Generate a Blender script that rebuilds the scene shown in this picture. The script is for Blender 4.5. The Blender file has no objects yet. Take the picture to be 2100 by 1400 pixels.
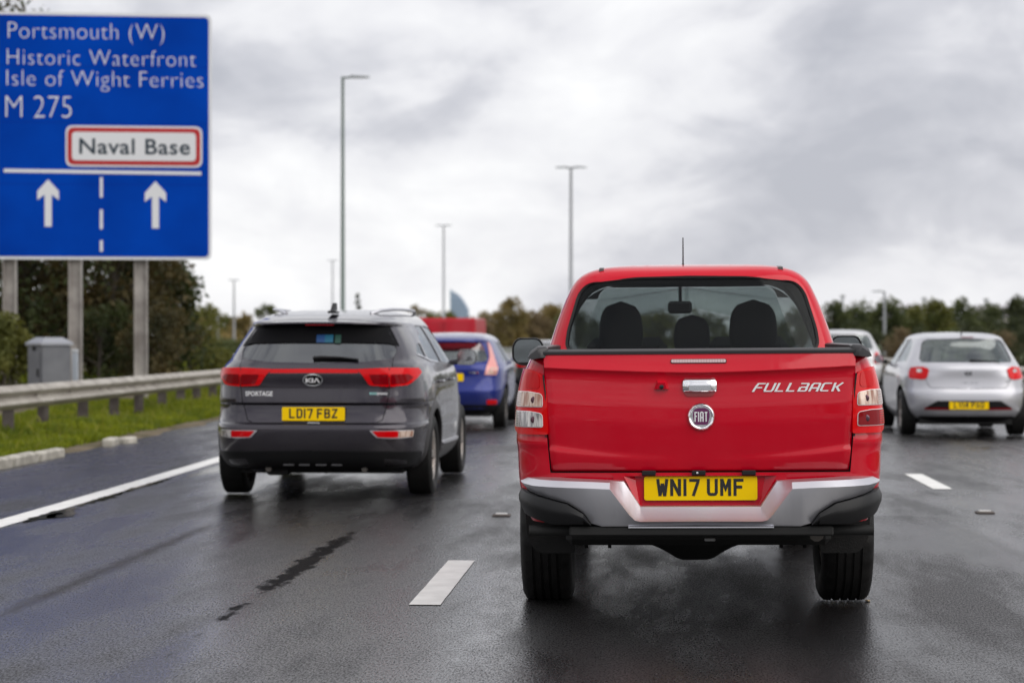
import bpy, math, random
import numpy as np
from mathutils import Vector, Matrix
from mathutils.geometry import delaunay_2d_cdt

random.seed(7)
rng = np.random.default_rng(11)
SC = bpy.context.scene
COL = SC.collection
R = math.radians
CLOUD_X, CLOUD_Y = 8.0, 0.0

# ------------------------------------------------------------------ camera
FPX = 4200.0
YAW = R(3.815)
EYE = Vector((0.0, 0.0, 1.36))
cam_d = bpy.data.cameras.new('camera')
cam_d.sensor_width = 36.0
cam_d.lens = FPX / 2100.0 * 36.0
cam_d.clip_start = 0.1
cam_d.clip_end = 12000.0
cam_d.dof.use_dof = True
cam_d.dof.focus_distance = 9.75
cam_d.dof.aperture_fstop = 2.7
cam_d.dof.aperture_blades = 7
cam = bpy.data.objects.new('camera', cam_d)
cam.location = EYE
cam.rotation_euler = (R(90.0 - 0.15), 0.0, YAW)
COL.objects.link(cam)
SC.camera = cam

# ------------------------------------------------------------------ sky and light
world = bpy.data.worlds.new('World')
SC.world = world
world.use_nodes = True
wt = world.node_tree
wt.nodes.clear()
SUN_EL, SUN_AZ = R(40.0), R(126.0)      # azimuth measured clockwise from +Y (the way the road runs)

def wn(kind, **kw):
    n = wt.nodes.new(kind)
    for k, v in kw.items():
        setattr(n, k, v)
    return n

w_out = wn('ShaderNodeOutputWorld')
w_bg = wn('ShaderNodeBackground')
w_sky = wn('ShaderNodeTexSky', sky_type='NISHITA', sun_disc=False, sun_elevation=SUN_EL, sun_rotation=SUN_AZ)
w_sky.air_density = 1.0
w_sky.dust_density = 2.0
w_tc = wn('ShaderNodeTexCoord')
# banks of cloud, a little wider than tall, seen low over the horizon
w_map = wn('ShaderNodeMapping')
w_map.inputs['Location'].default_value = (CLOUD_X, CLOUD_Y, 0.3)
w_map.inputs['Rotation'].default_value = (0.0, R(16.0), 0.0)
w_map.inputs['Scale'].default_value = (1.0, 1.0, 1.9)
wt.links.new(w_tc.outputs['Generated'], w_map.inputs['Vector'])
w_n1 = wn('ShaderNodeTexNoise')
w_n1.inputs['Scale'].default_value = 4.2
w_n1.inputs['Detail'].default_value = 8.0
w_n1.inputs['Roughness'].default_value = 0.5
w_n1.inputs['Distortion'].default_value = 0.25
wt.links.new(w_map.outputs[0], w_n1.inputs['Vector'])
w_ramp = wn('ShaderNodeValToRGB')
e = w_ramp.color_ramp.elements
e[0].position, e[0].color = 0.37, (0.47, 0.48, 0.53, 1)
e[1].position, e[1].color = 0.61, (0.97, 0.97, 0.97, 1)
m_ = w_ramp.color_ramp.elements.new(0.435); m_.color = (0.60, 0.605, 0.65, 1)
m_ = w_ramp.color_ramp.elements.new(0.485); m_.color = (0.77, 0.77, 0.80, 1)
m_ = w_ramp.color_ramp.elements.new(0.53); m_.color = (0.84, 0.84, 0.86, 1)
w_n2 = wn('ShaderNodeTexNoise')
w_n2.inputs['Scale'].default_value = 13.0
w_n2.inputs['Detail'].default_value = 7.0
w_n2.inputs['Roughness'].default_value = 0.52
w_n2.inputs['Distortion'].default_value = 0.5
wt.links.new(w_map.outputs[0], w_n2.inputs['Vector'])
w_fm = wn('ShaderNodeMix', data_type='FLOAT')
w_fm.inputs['Factor'].default_value = 0.30
wt.links.new(w_n1.outputs['Fac'], w_fm.inputs['A'])
wt.links.new(w_n2.outputs['Fac'], w_fm.inputs['B'])
wt.links.new(w_fm.outputs['Result'], w_ramp.inputs['Fac'])
w_scale = wn('ShaderNodeMix', data_type='RGBA', blend_type='MULTIPLY')
w_scale.inputs['Factor'].default_value = 1.0
w_scale.inputs['B'].default_value = (0.07, 0.07, 0.07, 1)
wt.links.new(w_sky.outputs[0], w_scale.inputs['A'])
w_mix = wn('ShaderNodeMix', data_type='RGBA')      # the cloud deck covers nearly all of the blue
w_mix.inputs['Factor'].default_value = 0.93
wt.links.new(w_scale.outputs['Result'], w_mix.inputs['A'])
wt.links.new(w_ramp.outputs[0], w_mix.inputs['B'])
w_bg.inputs['Strength'].default_value = 1.0
wt.links.new(w_mix.outputs['Result'], w_bg.inputs['Color'])
wt.links.new(w_bg.outputs[0], w_out.inputs['Surface'])

sun_d = bpy.data.lights.new('sun', 'SUN')
sun_d.energy = 1.5
sun_d.angle = R(70.0)
sun_d.color = (1.0, 0.96, 0.9)
sun = bpy.data.objects.new('sun', sun_d)
sd = Vector((math.sin(SUN_AZ) * math.cos(SUN_EL), math.cos(SUN_AZ) * math.cos(SUN_EL), math.sin(SUN_EL)))
sun.rotation_euler = sd.to_track_quat('Z', 'Y').to_euler()
sun.location = (20, -20, 30)
COL.objects.link(sun)

SC.view_settings.view_transform = 'Standard'
SC.view_settings.look = 'None'
SC.view_settings.exposure = 0.22
SC.view_settings.gamma = 1.0
SC.view_settings.use_curve_mapping = False
SC.cycles.max_bounces = 8
SC.cycles.transparent_max_bounces = 16
SC.cycles.caustics_reflective = False
SC.cycles.caustics_refractive = False

# ------------------------------------------------------------------ helpers: pixels of a survey of the photograph to metres
CY, SY = math.cos(YAW), math.sin(YAW)
def survey(u, v, Y):
    """world point at road distance Y seen at photo pixel (u, v)"""
    a, b = (u - 1050.0) / FPX, -(v - 689.0) / FPX
    # camera forward (-sin, cos), right (cos, sin)
    dx, dy = -SY + a * CY, CY + a * SY
    k = Y / dy
    return Vector((dx * k, Y, EYE.z + b * k))
def ground(u, v):
    b = (v - 689.0) / FPX
    a = (u - 1050.0) / FPX
    k = EYE.z / b
    return Vector(((-SY + a * CY) * k, (CY + a * SY) * k, 0.0))
def bend(Y):
    d = max(0.0, Y - 15.0)
    return -0.0007 * d * d

# ------------------------------------------------------------------ helpers: materials
MATS = {}
def principled(name, color=(0.5, 0.5, 0.5), rough=0.5, metal=0.0, coat=0.0, coat_rough=0.03, spec=0.5, emission=None):
    if name in MATS:
        return MATS[name]
    m = bpy.data.materials.new(name)
    m.use_nodes = True
    b = m.node_tree.nodes['Principled BSDF']
    b.inputs['Base Color'].default_value = (*color, 1)
    b.inputs['Roughness'].default_value = rough
    b.inputs['Metallic'].default_value = metal
    b.inputs['Coat Weight'].default_value = coat
    b.inputs['Coat Roughness'].default_value = coat_rough
    b.inputs['Specular IOR Level'].default_value = spec
    MATS[name] = m
    return m
def nd(m, kind, **kw):
    n = m.node_tree.nodes.new(kind)
    for k, v in kw.items():
        setattr(n, k, v)
    return n
def lk(m, a, b):
    m.node_tree.links.new(a, b)
def noise_var(m, c1, c2, scale=5.0, detail=4.0, lo=0.35, hi=0.65, stretch=None, bump=0.0, bump_scale=None, rough=None):
    """vary the base colour (and relief) of a material with noise"""
    b = m.node_tree.nodes['Principled BSDF']
    tc = nd(m, 'ShaderNodeTexCoord')
    mp = nd(m, 'ShaderNodeMapping')
    if stretch:
        mp.inputs['Scale'].default_value = stretch
    lk(m, tc.outputs['Object'], mp.inputs['Vector'])
    n = nd(m, 'ShaderNodeTexNoise')
    n.inputs['Scale'].default_value = scale
    n.inputs['Detail'].default_value = detail
    lk(m, mp.outputs[0], n.inputs['Vector'])
    r = nd(m, 'ShaderNodeValToRGB')
    r.color_ramp.elements[0].position, r.color_ramp.elements[0].color = lo, (*c1, 1)
    r.color_ramp.elements[1].position, r.color_ramp.elements[1].color = hi, (*c2, 1)
    lk(m, n.outputs['Fac'], r.inputs['Fac'])
    lk(m, r.outputs[0], b.inputs['Base Color'])
    if rough:
        mr = nd(m, 'ShaderNodeMapRange')
        mr.inputs['To Min'].default_value, mr.inputs['To Max'].default_value = rough
        lk(m, n.outputs['Fac'], mr.inputs['Value'])
        lk(m, mr.outputs[0], b.inputs['Roughness'])
    if bump:
        n2 = nd(m, 'ShaderNodeTexNoise')
        n2.inputs['Scale'].default_value = bump_scale or scale * 8
        n2.inputs['Detail'].default_value = 3
        lk(m, mp.outputs[0], n2.inputs['Vector'])
        bp = nd(m, 'ShaderNodeBump')
        bp.inputs['Strength'].default_value = bump
        bp.inputs['Distance'].default_value = 0.01
        lk(m, n2.outputs['Fac'], bp.inputs['Height'])
        lk(m, bp.outputs[0], b.inputs['Normal'])
    return m

def car_paint(name, color, metal=0.0, rough=0.4, coat=1.0, coat_ior=1.5, spec=0.12, dirt=(0.10, 0.095, 0.09), dirt_top=0.75, dirt_amt=0.35):
    """clear-coated paint, with road film that gets thicker towards the sills"""
    m = principled(name, color, rough, metal, 1.0, 0.03, spec=spec)
    b = m.node_tree.nodes['Principled BSDF']
    b.inputs['Coat IOR'].default_value = coat_ior
    tc = nd(m, 'ShaderNodeTexCoord')
    sp = nd(m, 'ShaderNodeSeparateXYZ')
    lk(m, tc.outputs['Object'], sp.inputs[0])
    n = nd(m, 'ShaderNodeTexNoise'); n.inputs['Scale'].default_value = 7.0; n.inputs['Detail'].default_value = 6.0
    lk(m, tc.outputs['Object'], n.inputs['Vector'])
    mr = nd(m, 'ShaderNodeMapRange')
    mr.inputs['From Min'].default_value, mr.inputs['From Max'].default_value = dirt_top, 0.2
    mr.inputs['To Min'].default_value, mr.inputs['To Max'].default_value = 0.0, dirt_amt * 1.6
    lk(m, sp.outputs['Z'], mr.inputs['Value'])
    mu = nd(m, 'ShaderNodeMath', operation='MULTIPLY')
    lk(m, mr.outputs[0], mu.inputs[0]); lk(m, n.outputs['Fac'], mu.inputs[1])
    mx = nd(m, 'ShaderNodeMix', data_type='RGBA')
    mx.inputs['A'].default_value = (*color, 1); mx.inputs['B'].default_value = (*dirt, 1)
    lk(m, mu.outputs[0], mx.inputs['Factor'])
    lk(m, mx.outputs['Result'], b.inputs['Base Color'])
    iv = nd(m, 'ShaderNodeMath', operation='SUBTRACT'); iv.inputs[0].default_value = coat
    lk(m, mu.outputs[0], iv.inputs[1]); lk(m, iv.outputs[0], b.inputs['Coat Weight'])
    # drying streaks of rain dull the gloss here and there
    ms = nd(m, 'ShaderNodeMapping'); ms.inputs['Scale'].default_value = (22.0, 4.0, 1.6)
    lk(m, tc.outputs['Object'], ms.inputs['Vector'])
    sn = nd(m, 'ShaderNodeTexNoise'); sn.inputs['Scale'].default_value = 1.0; sn.inputs['Detail'].default_value = 5.0
    lk(m, ms.outputs[0], sn.inputs['Vector'])
    sr = nd(m, 'ShaderNodeMapRange'); sr.inputs['From Min'].default_value = 0.42; sr.inputs['From Max'].default_value = 0.7
    sr.inputs['To Min'].default_value = 0.02; sr.inputs['To Max'].default_value = 0.16
    lk(m, sn.outputs['Fac'], sr.inputs['Value']); lk(m, sr.outputs[0], b.inputs['Coat Roughness'])
    # very fine orange peel and drops of rain
    v = nd(m, 'ShaderNodeTexVoronoi'); v.inputs['Scale'].default_value = 42.0
    lk(m, tc.outputs['Object'], v.inputs['Vector'])
    mr2 = nd(m, 'ShaderNodeMapRange'); mr2.inputs['From Min'].default_value = 0.0; mr2.inputs['From Max'].default_value = 0.12
    mr2.inputs['To Min'].default_value = 1.0; mr2.inputs['To Max'].default_value = 0.0
    lk(m, v.outputs['Distance'], mr2.inputs['Value'])
    bp = nd(m, 'ShaderNodeBump'); bp.inputs['Strength'].default_value = 0.18; bp.inputs['Distance'].default_value = 0.002
    lk(m, mr2.outputs[0], bp.inputs['Height'])
    lk(m, bp.outputs[0], b.inputs['Coat Normal'])
    return m

def glass(name, tint=(0.55, 0.58, 0.57), ior=1.5, film=(0.03, 0.03, 0.035)):
    """thin car glass: transmits with a tint, mirrors the sky by Fresnel"""
    if name in MATS:
        return MATS[name]
    m = bpy.data.materials.new(name)
    m.use_nodes = True
    nt = m.node_tree
    nt.nodes.clear()
    out = nd(m, 'ShaderNodeOutputMaterial')
    tr = nd(m, 'ShaderNodeBsdfTransparent'); tr.inputs['Color'].default_value = (*tint, 1)
    gl = nd(m, 'ShaderNodeBsdfGlossy'); gl.inputs['Roughness'].default_value = 0.03
    gl.inputs['Color'].default_value = (0.9, 0.92, 0.95, 1)
    df = nd(m, 'ShaderNodeBsdfDiffuse'); df.inputs['Color'].default_value = (*film, 1)
    f0 = ((ior - 1) / (ior + 1)) ** 2 * 0.75
    ge = nd(m, 'ShaderNodeNewGeometry')
    dt = nd(m, 'ShaderNodeVectorMath', operation='DOT_PRODUCT')
    lk(m, ge.outputs['Incoming'], dt.inputs[0]); lk(m, ge.outputs['Normal'], dt.inputs[1])
    ab = nd(m, 'ShaderNodeMath', operation='ABSOLUTE'); lk(m, dt.outputs['Value'], ab.inputs[0])
    on = nd(m, 'ShaderNodeMath', operation='SUBTRACT'); on.inputs[0].default_value = 1.0; lk(m, ab.outputs[0], on.inputs[1])
    pw = nd(m, 'ShaderNodeMath', operation='POWER'); pw.inputs[1].default_value = 5.0; lk(m, on.outputs[0], pw.inputs[0])
    fr = nd(m, 'ShaderNodeMapRange'); fr.inputs['To Min'].default_value = f0; fr.inputs['To Max'].default_value = 0.8; lk(m, pw.outputs[0], fr.inputs['Value'])
    m1 = nd(m, 'ShaderNodeMixShader'); m1.inputs[0].default_value = 0.06
    lk(m, tr.outputs[0], m1.inputs[1]); lk(m, df.outputs[0], m1.inputs[2])
    m2 = nd(m, 'ShaderNodeMixShader')
    lk(m, fr.outputs[0], m2.inputs[0]); lk(m, m1.outputs[0], m2.inputs[1]); lk(m, gl.outputs[0], m2.inputs[2])
    lk(m, m2.outputs[0], out.inputs['Surface'])
    MATS[name] = m
    return m

# ------------------------------------------------------------------ helpers: objects
def tag(o, label=None, cat=None, group=None, kind=None):
    if label: o['label'] = label
    if cat: o['category'] = cat
    if group: o['group'] = group
    if kind: o['kind'] = kind
    return o
def empty(name, loc=(0, 0, 0), rz=0.0, parent=None):
    o = bpy.data.objects.new(name, None)
    o.empty_display_size = 0.2
    COL.objects.link(o)
    o.location = loc
    o.rotation_euler = (0, 0, rz)
    o.parent = parent
    return o
def mesh_obj(name, verts, faces, mat, parent=None, smooth=False, angle=35.0, fmats=None):
    me = bpy.data.meshes.new(name)
    me.from_pydata([tuple(v) for v in verts], [], [tuple(f) for f in faces])
    mats = mat if isinstance(mat, (list, tuple)) else [mat]
    for m in mats:
        me.materials.append(m)
    if fmats is not None:
        me.polygons.foreach_set('material_index', np.array(fmats, dtype=np.int32))
    if smooth:
        me.polygons.foreach_set('use_smooth', np.ones(len(me.polygons), dtype=bool))
        me.set_sharp_from_angle(angle=R(angle))
    me.update()
    o = bpy.data.objects.new(name, me)
    COL.objects.link(o)
    o.parent = parent
    return o
def share(name, me, parent=None, loc=(0, 0, 0), rot=(0, 0, 0), scale=(1, 1, 1)):
    o = bpy.data.objects.new(name, me)
    COL.objects.link(o)
    o.parent = parent
    o.location = loc; o.rotation_euler = rot; o.scale = scale
    return o
def copy_tree(o, parent=None):
    c = o.copy()
    COL.objects.link(c)
    c.parent = parent
    for ch in list(o.children):
        copy_tree(ch, c)
    return c

class MB:
    """collects pieces of one mesh"""
    def __init__(s):
        s.v, s.f, s.m = [], [], []
    def add(s, vs, fs, mi=0):
        b = len(s.v)
        s.v += [tuple(p) for p in vs]
        s.f += [tuple(b + i for i in f) for f in fs]
        s.m += [mi] * len(fs)
        return s
    def box(s, x0, x1, y0, y1, z0, z1, mi=0, bev=0.0, mtx=None):
        if bev <= 0:
            vs = [(x, y, z) for z in (z0, z1) for y in (y0, y1) for x in (x0, x1)]
            fs = [(0, 2, 3, 1), (4, 5, 7, 6), (0, 1, 5, 4), (2, 6, 7, 3), (0, 4, 6, 2), (1, 3, 7, 5)]
        else:
            vs, fs = [], []
            def ring(z, i):
                b = bev - i
                pts = [(x0 + i + b, y0 + i), (x1 - i - b, y0 + i), (x1 - i, y0 + i + b), (x1 - i, y1 - i - b),
                       (x1 - i - b, y1 - i), (x0 + i + b, y1 - i), (x0 + i, y1 - i - b), (x0 + i, y0 + i + b)]
                return [(x, y, z) for x, y in pts]
            h = bev * 0.999
            for z, i in ((z0, h), (z0 + bev, 0), (z1 - bev, 0), (z1, h)):
                vs += ring(z, i)
            for k in range(3):
                for j in range(8):
                    a, b_ = k * 8 + j, k * 8 + (j + 1) % 8
                    fs.append((a, b_, b_ + 8, a + 8))
            fs.append(tuple(range(7, -1, -1)))
            fs.append(tuple(range(24, 32)))
        if mtx is not None:
            vs = [mtx @ Vector(p) for p in vs]
        return s.add(vs, fs, mi)
    def tube(s, path, r, seg=10, mi=0, caps=True):
        path = [Vector(p) for p in path]
        rs = r if isinstance(r, (list, tuple)) else [r] * len(path)
        vs, fs = [], []
        up = None
        for i, p in enumerate(path):
            d = (path[min(i + 1, len(path) - 1)] - path[max(i - 1, 0)]).normalized()
            if up is None:
                a = Vector((0, 0, 1)) if abs(d.z) < 0.9 else Vector((1, 0, 0))
                up = d.cross(a).normalized()
            else:
                up = (up - d * up.dot(d)).normalized()
            w = d.cross(up)
            for k in range(seg):
                t = 2 * math.pi * k / seg
                vs.append(p + (up * math.cos(t) + w * math.sin(t)) * rs[i])
        for i in range(len(path) - 1):
            for k in range(seg):
                a, b = i * seg + k, i * seg + (k + 1) % seg
                fs.append((a, b, b + seg, a + seg))
        if caps:
            fs.append(tuple(range(seg - 1, -1, -1)))
            n = (len(path) - 1) * seg
            fs.append(tuple(range(n, n + seg)))
        return s.add(vs, fs, mi)
    def lathe(s, prof, axis='x', c=(0, 0, 0), seg=32, mi=0, closed=False):
        """prof: (radius, offset along axis)"""
        vs, fs = [], []
        n = len(prof)
        for k in range(seg):
            t = 2 * math.pi * k / seg
            for r, h in prof:
                a, b = r * math.cos(t), r * math.sin(t)
                p = {'x': (h, a, b), 'y': (a, h, b), 'z': (a, b, h)}[axis]
                vs.append((c[0] + p[0], c[1] + p[1], c[2] + p[2]))
        for k in range(seg):
            k2 = (k + 1) % seg
            for i in range(n if closed else n - 1):
                j = (i + 1) % n
                fs.append((k * n + i, k * n + j, k2 * n + j, k2 * n + i))
        return s.add(vs, fs, mi)
    def prism(s, pts, lo, hi, axis='y', mi=0):
        """pts: 2-D outline; extruded along axis"""
        def P(p, h):
            return {'y': (p[0], h, p[1]), 'x': (h, p[0], p[1]), 'z': (p[0], p[1], h)}[axis]
        n = len(pts)
        vs = [P(p, lo) for p in pts] + [P(p, hi) for p in pts]
        fs = [tuple(range(n - 1, -1, -1)), tuple(range(n, 2 * n))]
        fs += [(i, (i + 1) % n, (i + 1) % n + n, i + n) for i in range(n)]
        return s.add(vs, fs, mi)
    def loft(s, rings, mi=0, caps=True, closed=True):
        n = len(rings[0])
        vs = [p for r in rings for p in r]
        fs = []
        for i in range(len(rings) - 1):
            for k in range(n if closed else n - 1):
                a, b = i * n + k, i * n + (k + 1) % n
                fs.append((a, b, b + n, a + n))
        if caps and closed:
            fs.append(tuple(range(n - 1, -1, -1)))
            m = (len(rings) - 1) * n
            fs.append(tuple(range(m, m + n)))
        return s.add(vs, fs, mi)
    def build(s, name, mat, parent=None, smooth=False, angle=35.0, fix=True):
        o = mesh_obj(name, s.v, s.f, mat, parent, False, angle, s.m)
        if fix:
            fix_normals(o.data)
        if smooth:
            o.data.polygons.foreach_set('use_smooth', np.ones(len(o.data.polygons), dtype=bool))
            o.data.set_sharp_from_angle(angle=R(angle))
        return o

import bmesh
def fix_normals(me):
    bm = bmesh.new()
    bm.from_mesh(me)
    bmesh.ops.recalc_face_normals(bm, faces=bm.faces)
    bm.to_mesh(me)
    bm.free()

def pchip(xs, ys):
    xs, ys = np.array(xs, float), np.array(ys, float)
    h = np.diff(xs); d = np.diff(ys) / h
    m = np.zeros(len(xs))
    for i in range(1, len(xs) - 1):
        if d[i - 1] * d[i] > 0:
            w1, w2 = 2 * h[i] + h[i - 1], h[i] + 2 * h[i - 1]
            m[i] = (w1 + w2) / (w1 / d[i - 1] + w2 / d[i])
    m[0], m[-1] = d[0], d[-1]
    def f(x):
        x = min(max(x, xs[0]), xs[-1])
        i = min(max(int(np.searchsorted(xs, x) - 1), 0), len(h) - 1)
        t = (x - xs[i]) / h[i]
        return ((2 * t**3 - 3 * t**2 + 1) * ys[i] + (t**3 - 2 * t**2 + t) * h[i] * m[i]
                + (-2 * t**3 + 3 * t**2) * ys[i + 1] + (t**3 - t**2) * h[i] * m[i + 1])
    return f

def round_poly(pts, r, seg=5):
    """round the corners of a 2-D polygon; r is one radius or one for each corner"""
    out = []
    n = len(pts)
    for i in range(n):
        p, a, b = Vector(pts[i]), Vector(pts[i - 1]), Vector(pts[(i + 1) % n])
        rr = r[i] if isinstance(r, (list, tuple)) else r
        u, w = (a - p), (b - p)
        lu, lw = u.length, w.length
        if rr <= 0 or lu < 1e-9 or lw < 1e-9:
            out.append((p.x, p.y)); continue
        u.normalize(); w.normalize()
        k = min(rr, lu * 0.48, lw * 0.48)
        s0, s1 = p + u * k, p + w * k
        for j in range(seg + 1):
            t = j / seg
            q = s0 * (1 - t)**2 + p * 2 * t * (1 - t) + s1 * t * t
            out.append((q.x, q.y))
    return out
def rrect(x0, x1, z0, z1, r, seg=4):
    return round_poly([(x0, z0), (x1, z0), (x1, z1), (x0, z1)], r, seg)
def ellipse(cx, cz, a, b, n=28):
    return [(cx + a * math.cos(2 * math.pi * k / n), cz + b * math.sin(2 * math.pi * k / n)) for k in range(n)]
def mirror(pts):
    return [(-x, z) for x, z in reversed(pts)]
def densify(pts, step):
    out = []
    n = len(pts)
    for i in range(n):
        a, b = pts[i], pts[(i + 1) % n]
        L = math.hypot(b[0] - a[0], b[1] - a[1])
        k = max(1, int(math.ceil(L / step)))
        for j in range(k):
            t = j / k
            out.append((a[0] + (b[0] - a[0]) * t, a[1] + (b[1] - a[1]) * t))
    return out
def open_dens(pts, step=0.06):
    out = [pts[0]]
    for a, b in zip(pts[:-1], pts[1:]):
        L = math.hypot(b[0] - a[0], b[1] - a[1]); k = max(1, int(math.ceil(L / step)))
        out += [(a[0] + (b[0] - a[0]) * j / k, a[1] + (b[1] - a[1]) * j / k) for j in range(1, k + 1)]
    return out
def fill_outline(outline, step):
    """triangulate an outline with inner points: verts2d, tris, boundary loop"""
    pts = densify(outline, step)
    n = len(pts)
    xs = [p[0] for p in pts]; zs = [p[1] for p in pts]
    vin = []
    nx = int((max(xs) - min(xs)) / step); nz = int((max(zs) - min(zs)) / step)
    P = np.array(pts); Q = np.roll(P, -1, axis=0)
    for i in range(1, nx + 1):
        for j in range(1, nz + 1):
            x = min(xs) + (i - 0.5 + (0.25 if j % 2 else -0.25)) * step; z = min(zs) + (j - 0.5) * step
            # inside test + distance from the edge
            c = False
            for (ax, az), (bx, bz) in zip(P, Q):
                if (az > z) != (bz > z) and x < (bx - ax) * (z - az) / (bz - az) + ax:
                    c = not c
            if c and np.min(np.hypot(P[:, 0] - x, P[:, 1] - z)) > step * 0.45:
                vin.append((x, z))
    allp = [Vector(p) for p in pts + vin]
    r = delaunay_2d_cdt(allp, [(i, (i + 1) % n) for i in range(n)], [list(range(n))], 1, 1e-6)
    v2 = [(p.x, p.y) for p in r[0]]
    tris = [tuple(f) for f in r[2]]
    # boundary loop in the new numbering
    idx = {}
    for k, src in enumerate(r[3]):
        for q in src:
            idx[q] = k
    loop = [idx[i] for i in range(n) if i in idx]
    return v2, tris, loop

def solid_panel(outline, fn, hi, lo, step=0.06):
    """closed solid between two offsets of a surface; fn(a, b) gives (point, outward normal)"""
    v2, tris, loop = fill_outline(outline, step)
    top, bot = [], []
    for a, b in v2:
        p, nrm = fn(a, b)
        top.append(p + nrm * hi)
        bot.append(p + nrm * lo)
    n = len(v2)
    vs = top + bot
    fs = list(tris) + [tuple(i + n for i in reversed(t)) for t in tris]
    k = len(loop)
    fs += [(loop[i], loop[(i + 1) % k], loop[(i + 1) % k] + n, loop[i] + n) for i in range(k)]
    return vs, fs

def plane_fn(o, u, w):
    o, u, w = Vector(o), Vector(u).normalized(), Vector(w).normalized()
    nrm = u.cross(w)
    return lambda a, b: (o + u * a + w * b, nrm)
def rear_plane(y):
    """points given as (x, z) on the plane y, facing backwards"""
    return lambda a, b: (Vector((a, y, b)), Vector((0, -1, 0)))

class Shell:
    """car body stacked from plan outlines: half width w, rear end yr and front end yf at each height"""
    def __init__(s, keys, ym, nr, nf, sub=5):
        zs = [k[0] for k in keys]
        s.keys, s.ym, s.sub = keys, ym, sub
        s.w, s.yr, s.yf = (pchip(zs, [k[i] for k in keys]) for i in (1, 2, 3))
        s.nr = pchip(zs, nr) if isinstance(nr, list) else (lambda z: nr)
        s.nf = pchip(zs, nf) if isinstance(nf, list) else (lambda z: nf)
        s.z0, s.z1 = zs[0], zs[-1]
    def outline(s, z, M=40, inset=0.0, ymax=None):
        w, yr, yf = s.w(z) - inset, s.yr(z) + inset * 1.2, s.yf(z) - inset * 1.2
        if ymax is not None: yf = min(yf, ymax)
        out = []
        for L, n, sg in ((s.ym - yr, s.nr(z), -1), (yf - s.ym, s.nf(z), 1)):
            th = np.linspace(0, math.pi / 2, 240)
            x = w * np.sin(th)**(2 / n); y = s.ym + sg * L * np.cos(th)**(2 / n)
            if sg > 0: x, y = x[::-1], y[::-1]
            a = np.concatenate([[0], np.cumsum(np.hypot(np.diff(x), np.diff(y)))])
            t = np.linspace(0, a[-1], M)
            xx, yy = np.interp(t, a, x), np.interp(t, a, y)
            out.append((xx, yy))
        x = np.concatenate([out[0][0], out[1][0][1:]]); y = np.concatenate([out[0][1], out[1][1][1:]])
        return x, y
    def levels(s):
        zz = []
        for i in range(len(s.keys) - 1):
            a, b = s.keys[i][0], s.keys[i + 1][0]
            zz += [a + (b - a) * j / s.sub for j in range(s.sub)]
        return zz + [s.z1]
    def solid(s, mi=0, M=40, inset=0.0, z0=None, z1=None, ymax=None):
        zz = s.levels() if inset == 0 else list(np.linspace(z0, z1, 14))
        rings = []
        for z in zz:
            x, y = s.outline(z, M, inset, ymax)
            x[0] = x[-1] = 0.0
            ring = [(x[i], y[i], z) for i in range(len(x))] + [(-x[i], y[i], z) for i in range(len(x) - 2, 0, -1)]
            rings.append(ring)
        mb = MB()
        mb.loft(rings, mi)
        return mb
    def _n(s, f, a, b, side):
        e = 0.004
        p = f(a, b)
        du, dv = f(a + e, b) - f(a - e, b), f(a, b + e) - f(a, b - e)
        n = du.cross(dv)
        if n.length < 1e-12: n = Vector(side)
        n.normalize()
        if n.dot(Vector(side)) < 0: n = -n
        return p, n
    def _rear(s, x, z):
        w, L, n = s.w(z), s.ym - s.yr(z), s.nr(z)
        k = max(0.0, 1 - (min(abs(x) / w, 1.0))**n)**(1 / n)
        return Vector((x, s.ym - L * k, z))
    def rear(s, x, z):
        return s._n(s._rear, x, z, (0, -1, 0))
    def side(s, sg):
        def g(y, z):
            if y < s.ym: L, n, d = s.ym - s.yr(z), s.nr(z), s.ym - y
            else: L, n, d = s.yf(z) - s.ym, s.nf(z), y - s.ym
            k = max(0.0, 1 - (min(d / L, 1.0))**n)**(1 / n)
            return Vector((sg * s.w(z) * k, y, z))
        return lambda y, z: s._n(g, y, z, (sg, 0, 0))
    def front(s, x, z):
        def g(a, b):
            w, L, n = s.w(b), s.yf(b) - s.ym, s.nf(b)
            k = max(0.0, 1 - (min(abs(a) / w, 1.0))**n)**(1 / n)
            return Vector((a, s.ym + L * k, b))
        return s._n(g, x, z, (0, 1, 0))
    def wrap(s, sg=1):
        """(distance along the outline from the rear centre, z)"""
        cache = {}
        def g(t, z):
            key = round(z, 4)
            if key not in cache:
                x, y = s.outline(z, 160)
                a = np.concatenate([[0], np.cumsum(np.hypot(np.diff(x), np.diff(y)))])
                cache[key] = (a, x, y)
            a, x, y = cache[key]
            tt = max(t, 0)
            return Vector((sg * float(np.interp(tt, a, x)), float(np.interp(tt, a, y)), z))
        def h(t, z):
            e = 0.006
            p = g(t, z)
            du, dv = g(t + e, z) - g(max(t - e, 0), z), g(t, z + e) - g(t, z - e)
            n = du.cross(dv).normalized()
            c = Vector((0, s.ym, z))
            if n.dot(p - c) < 0: n = -n
            return p, n
        return h

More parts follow.
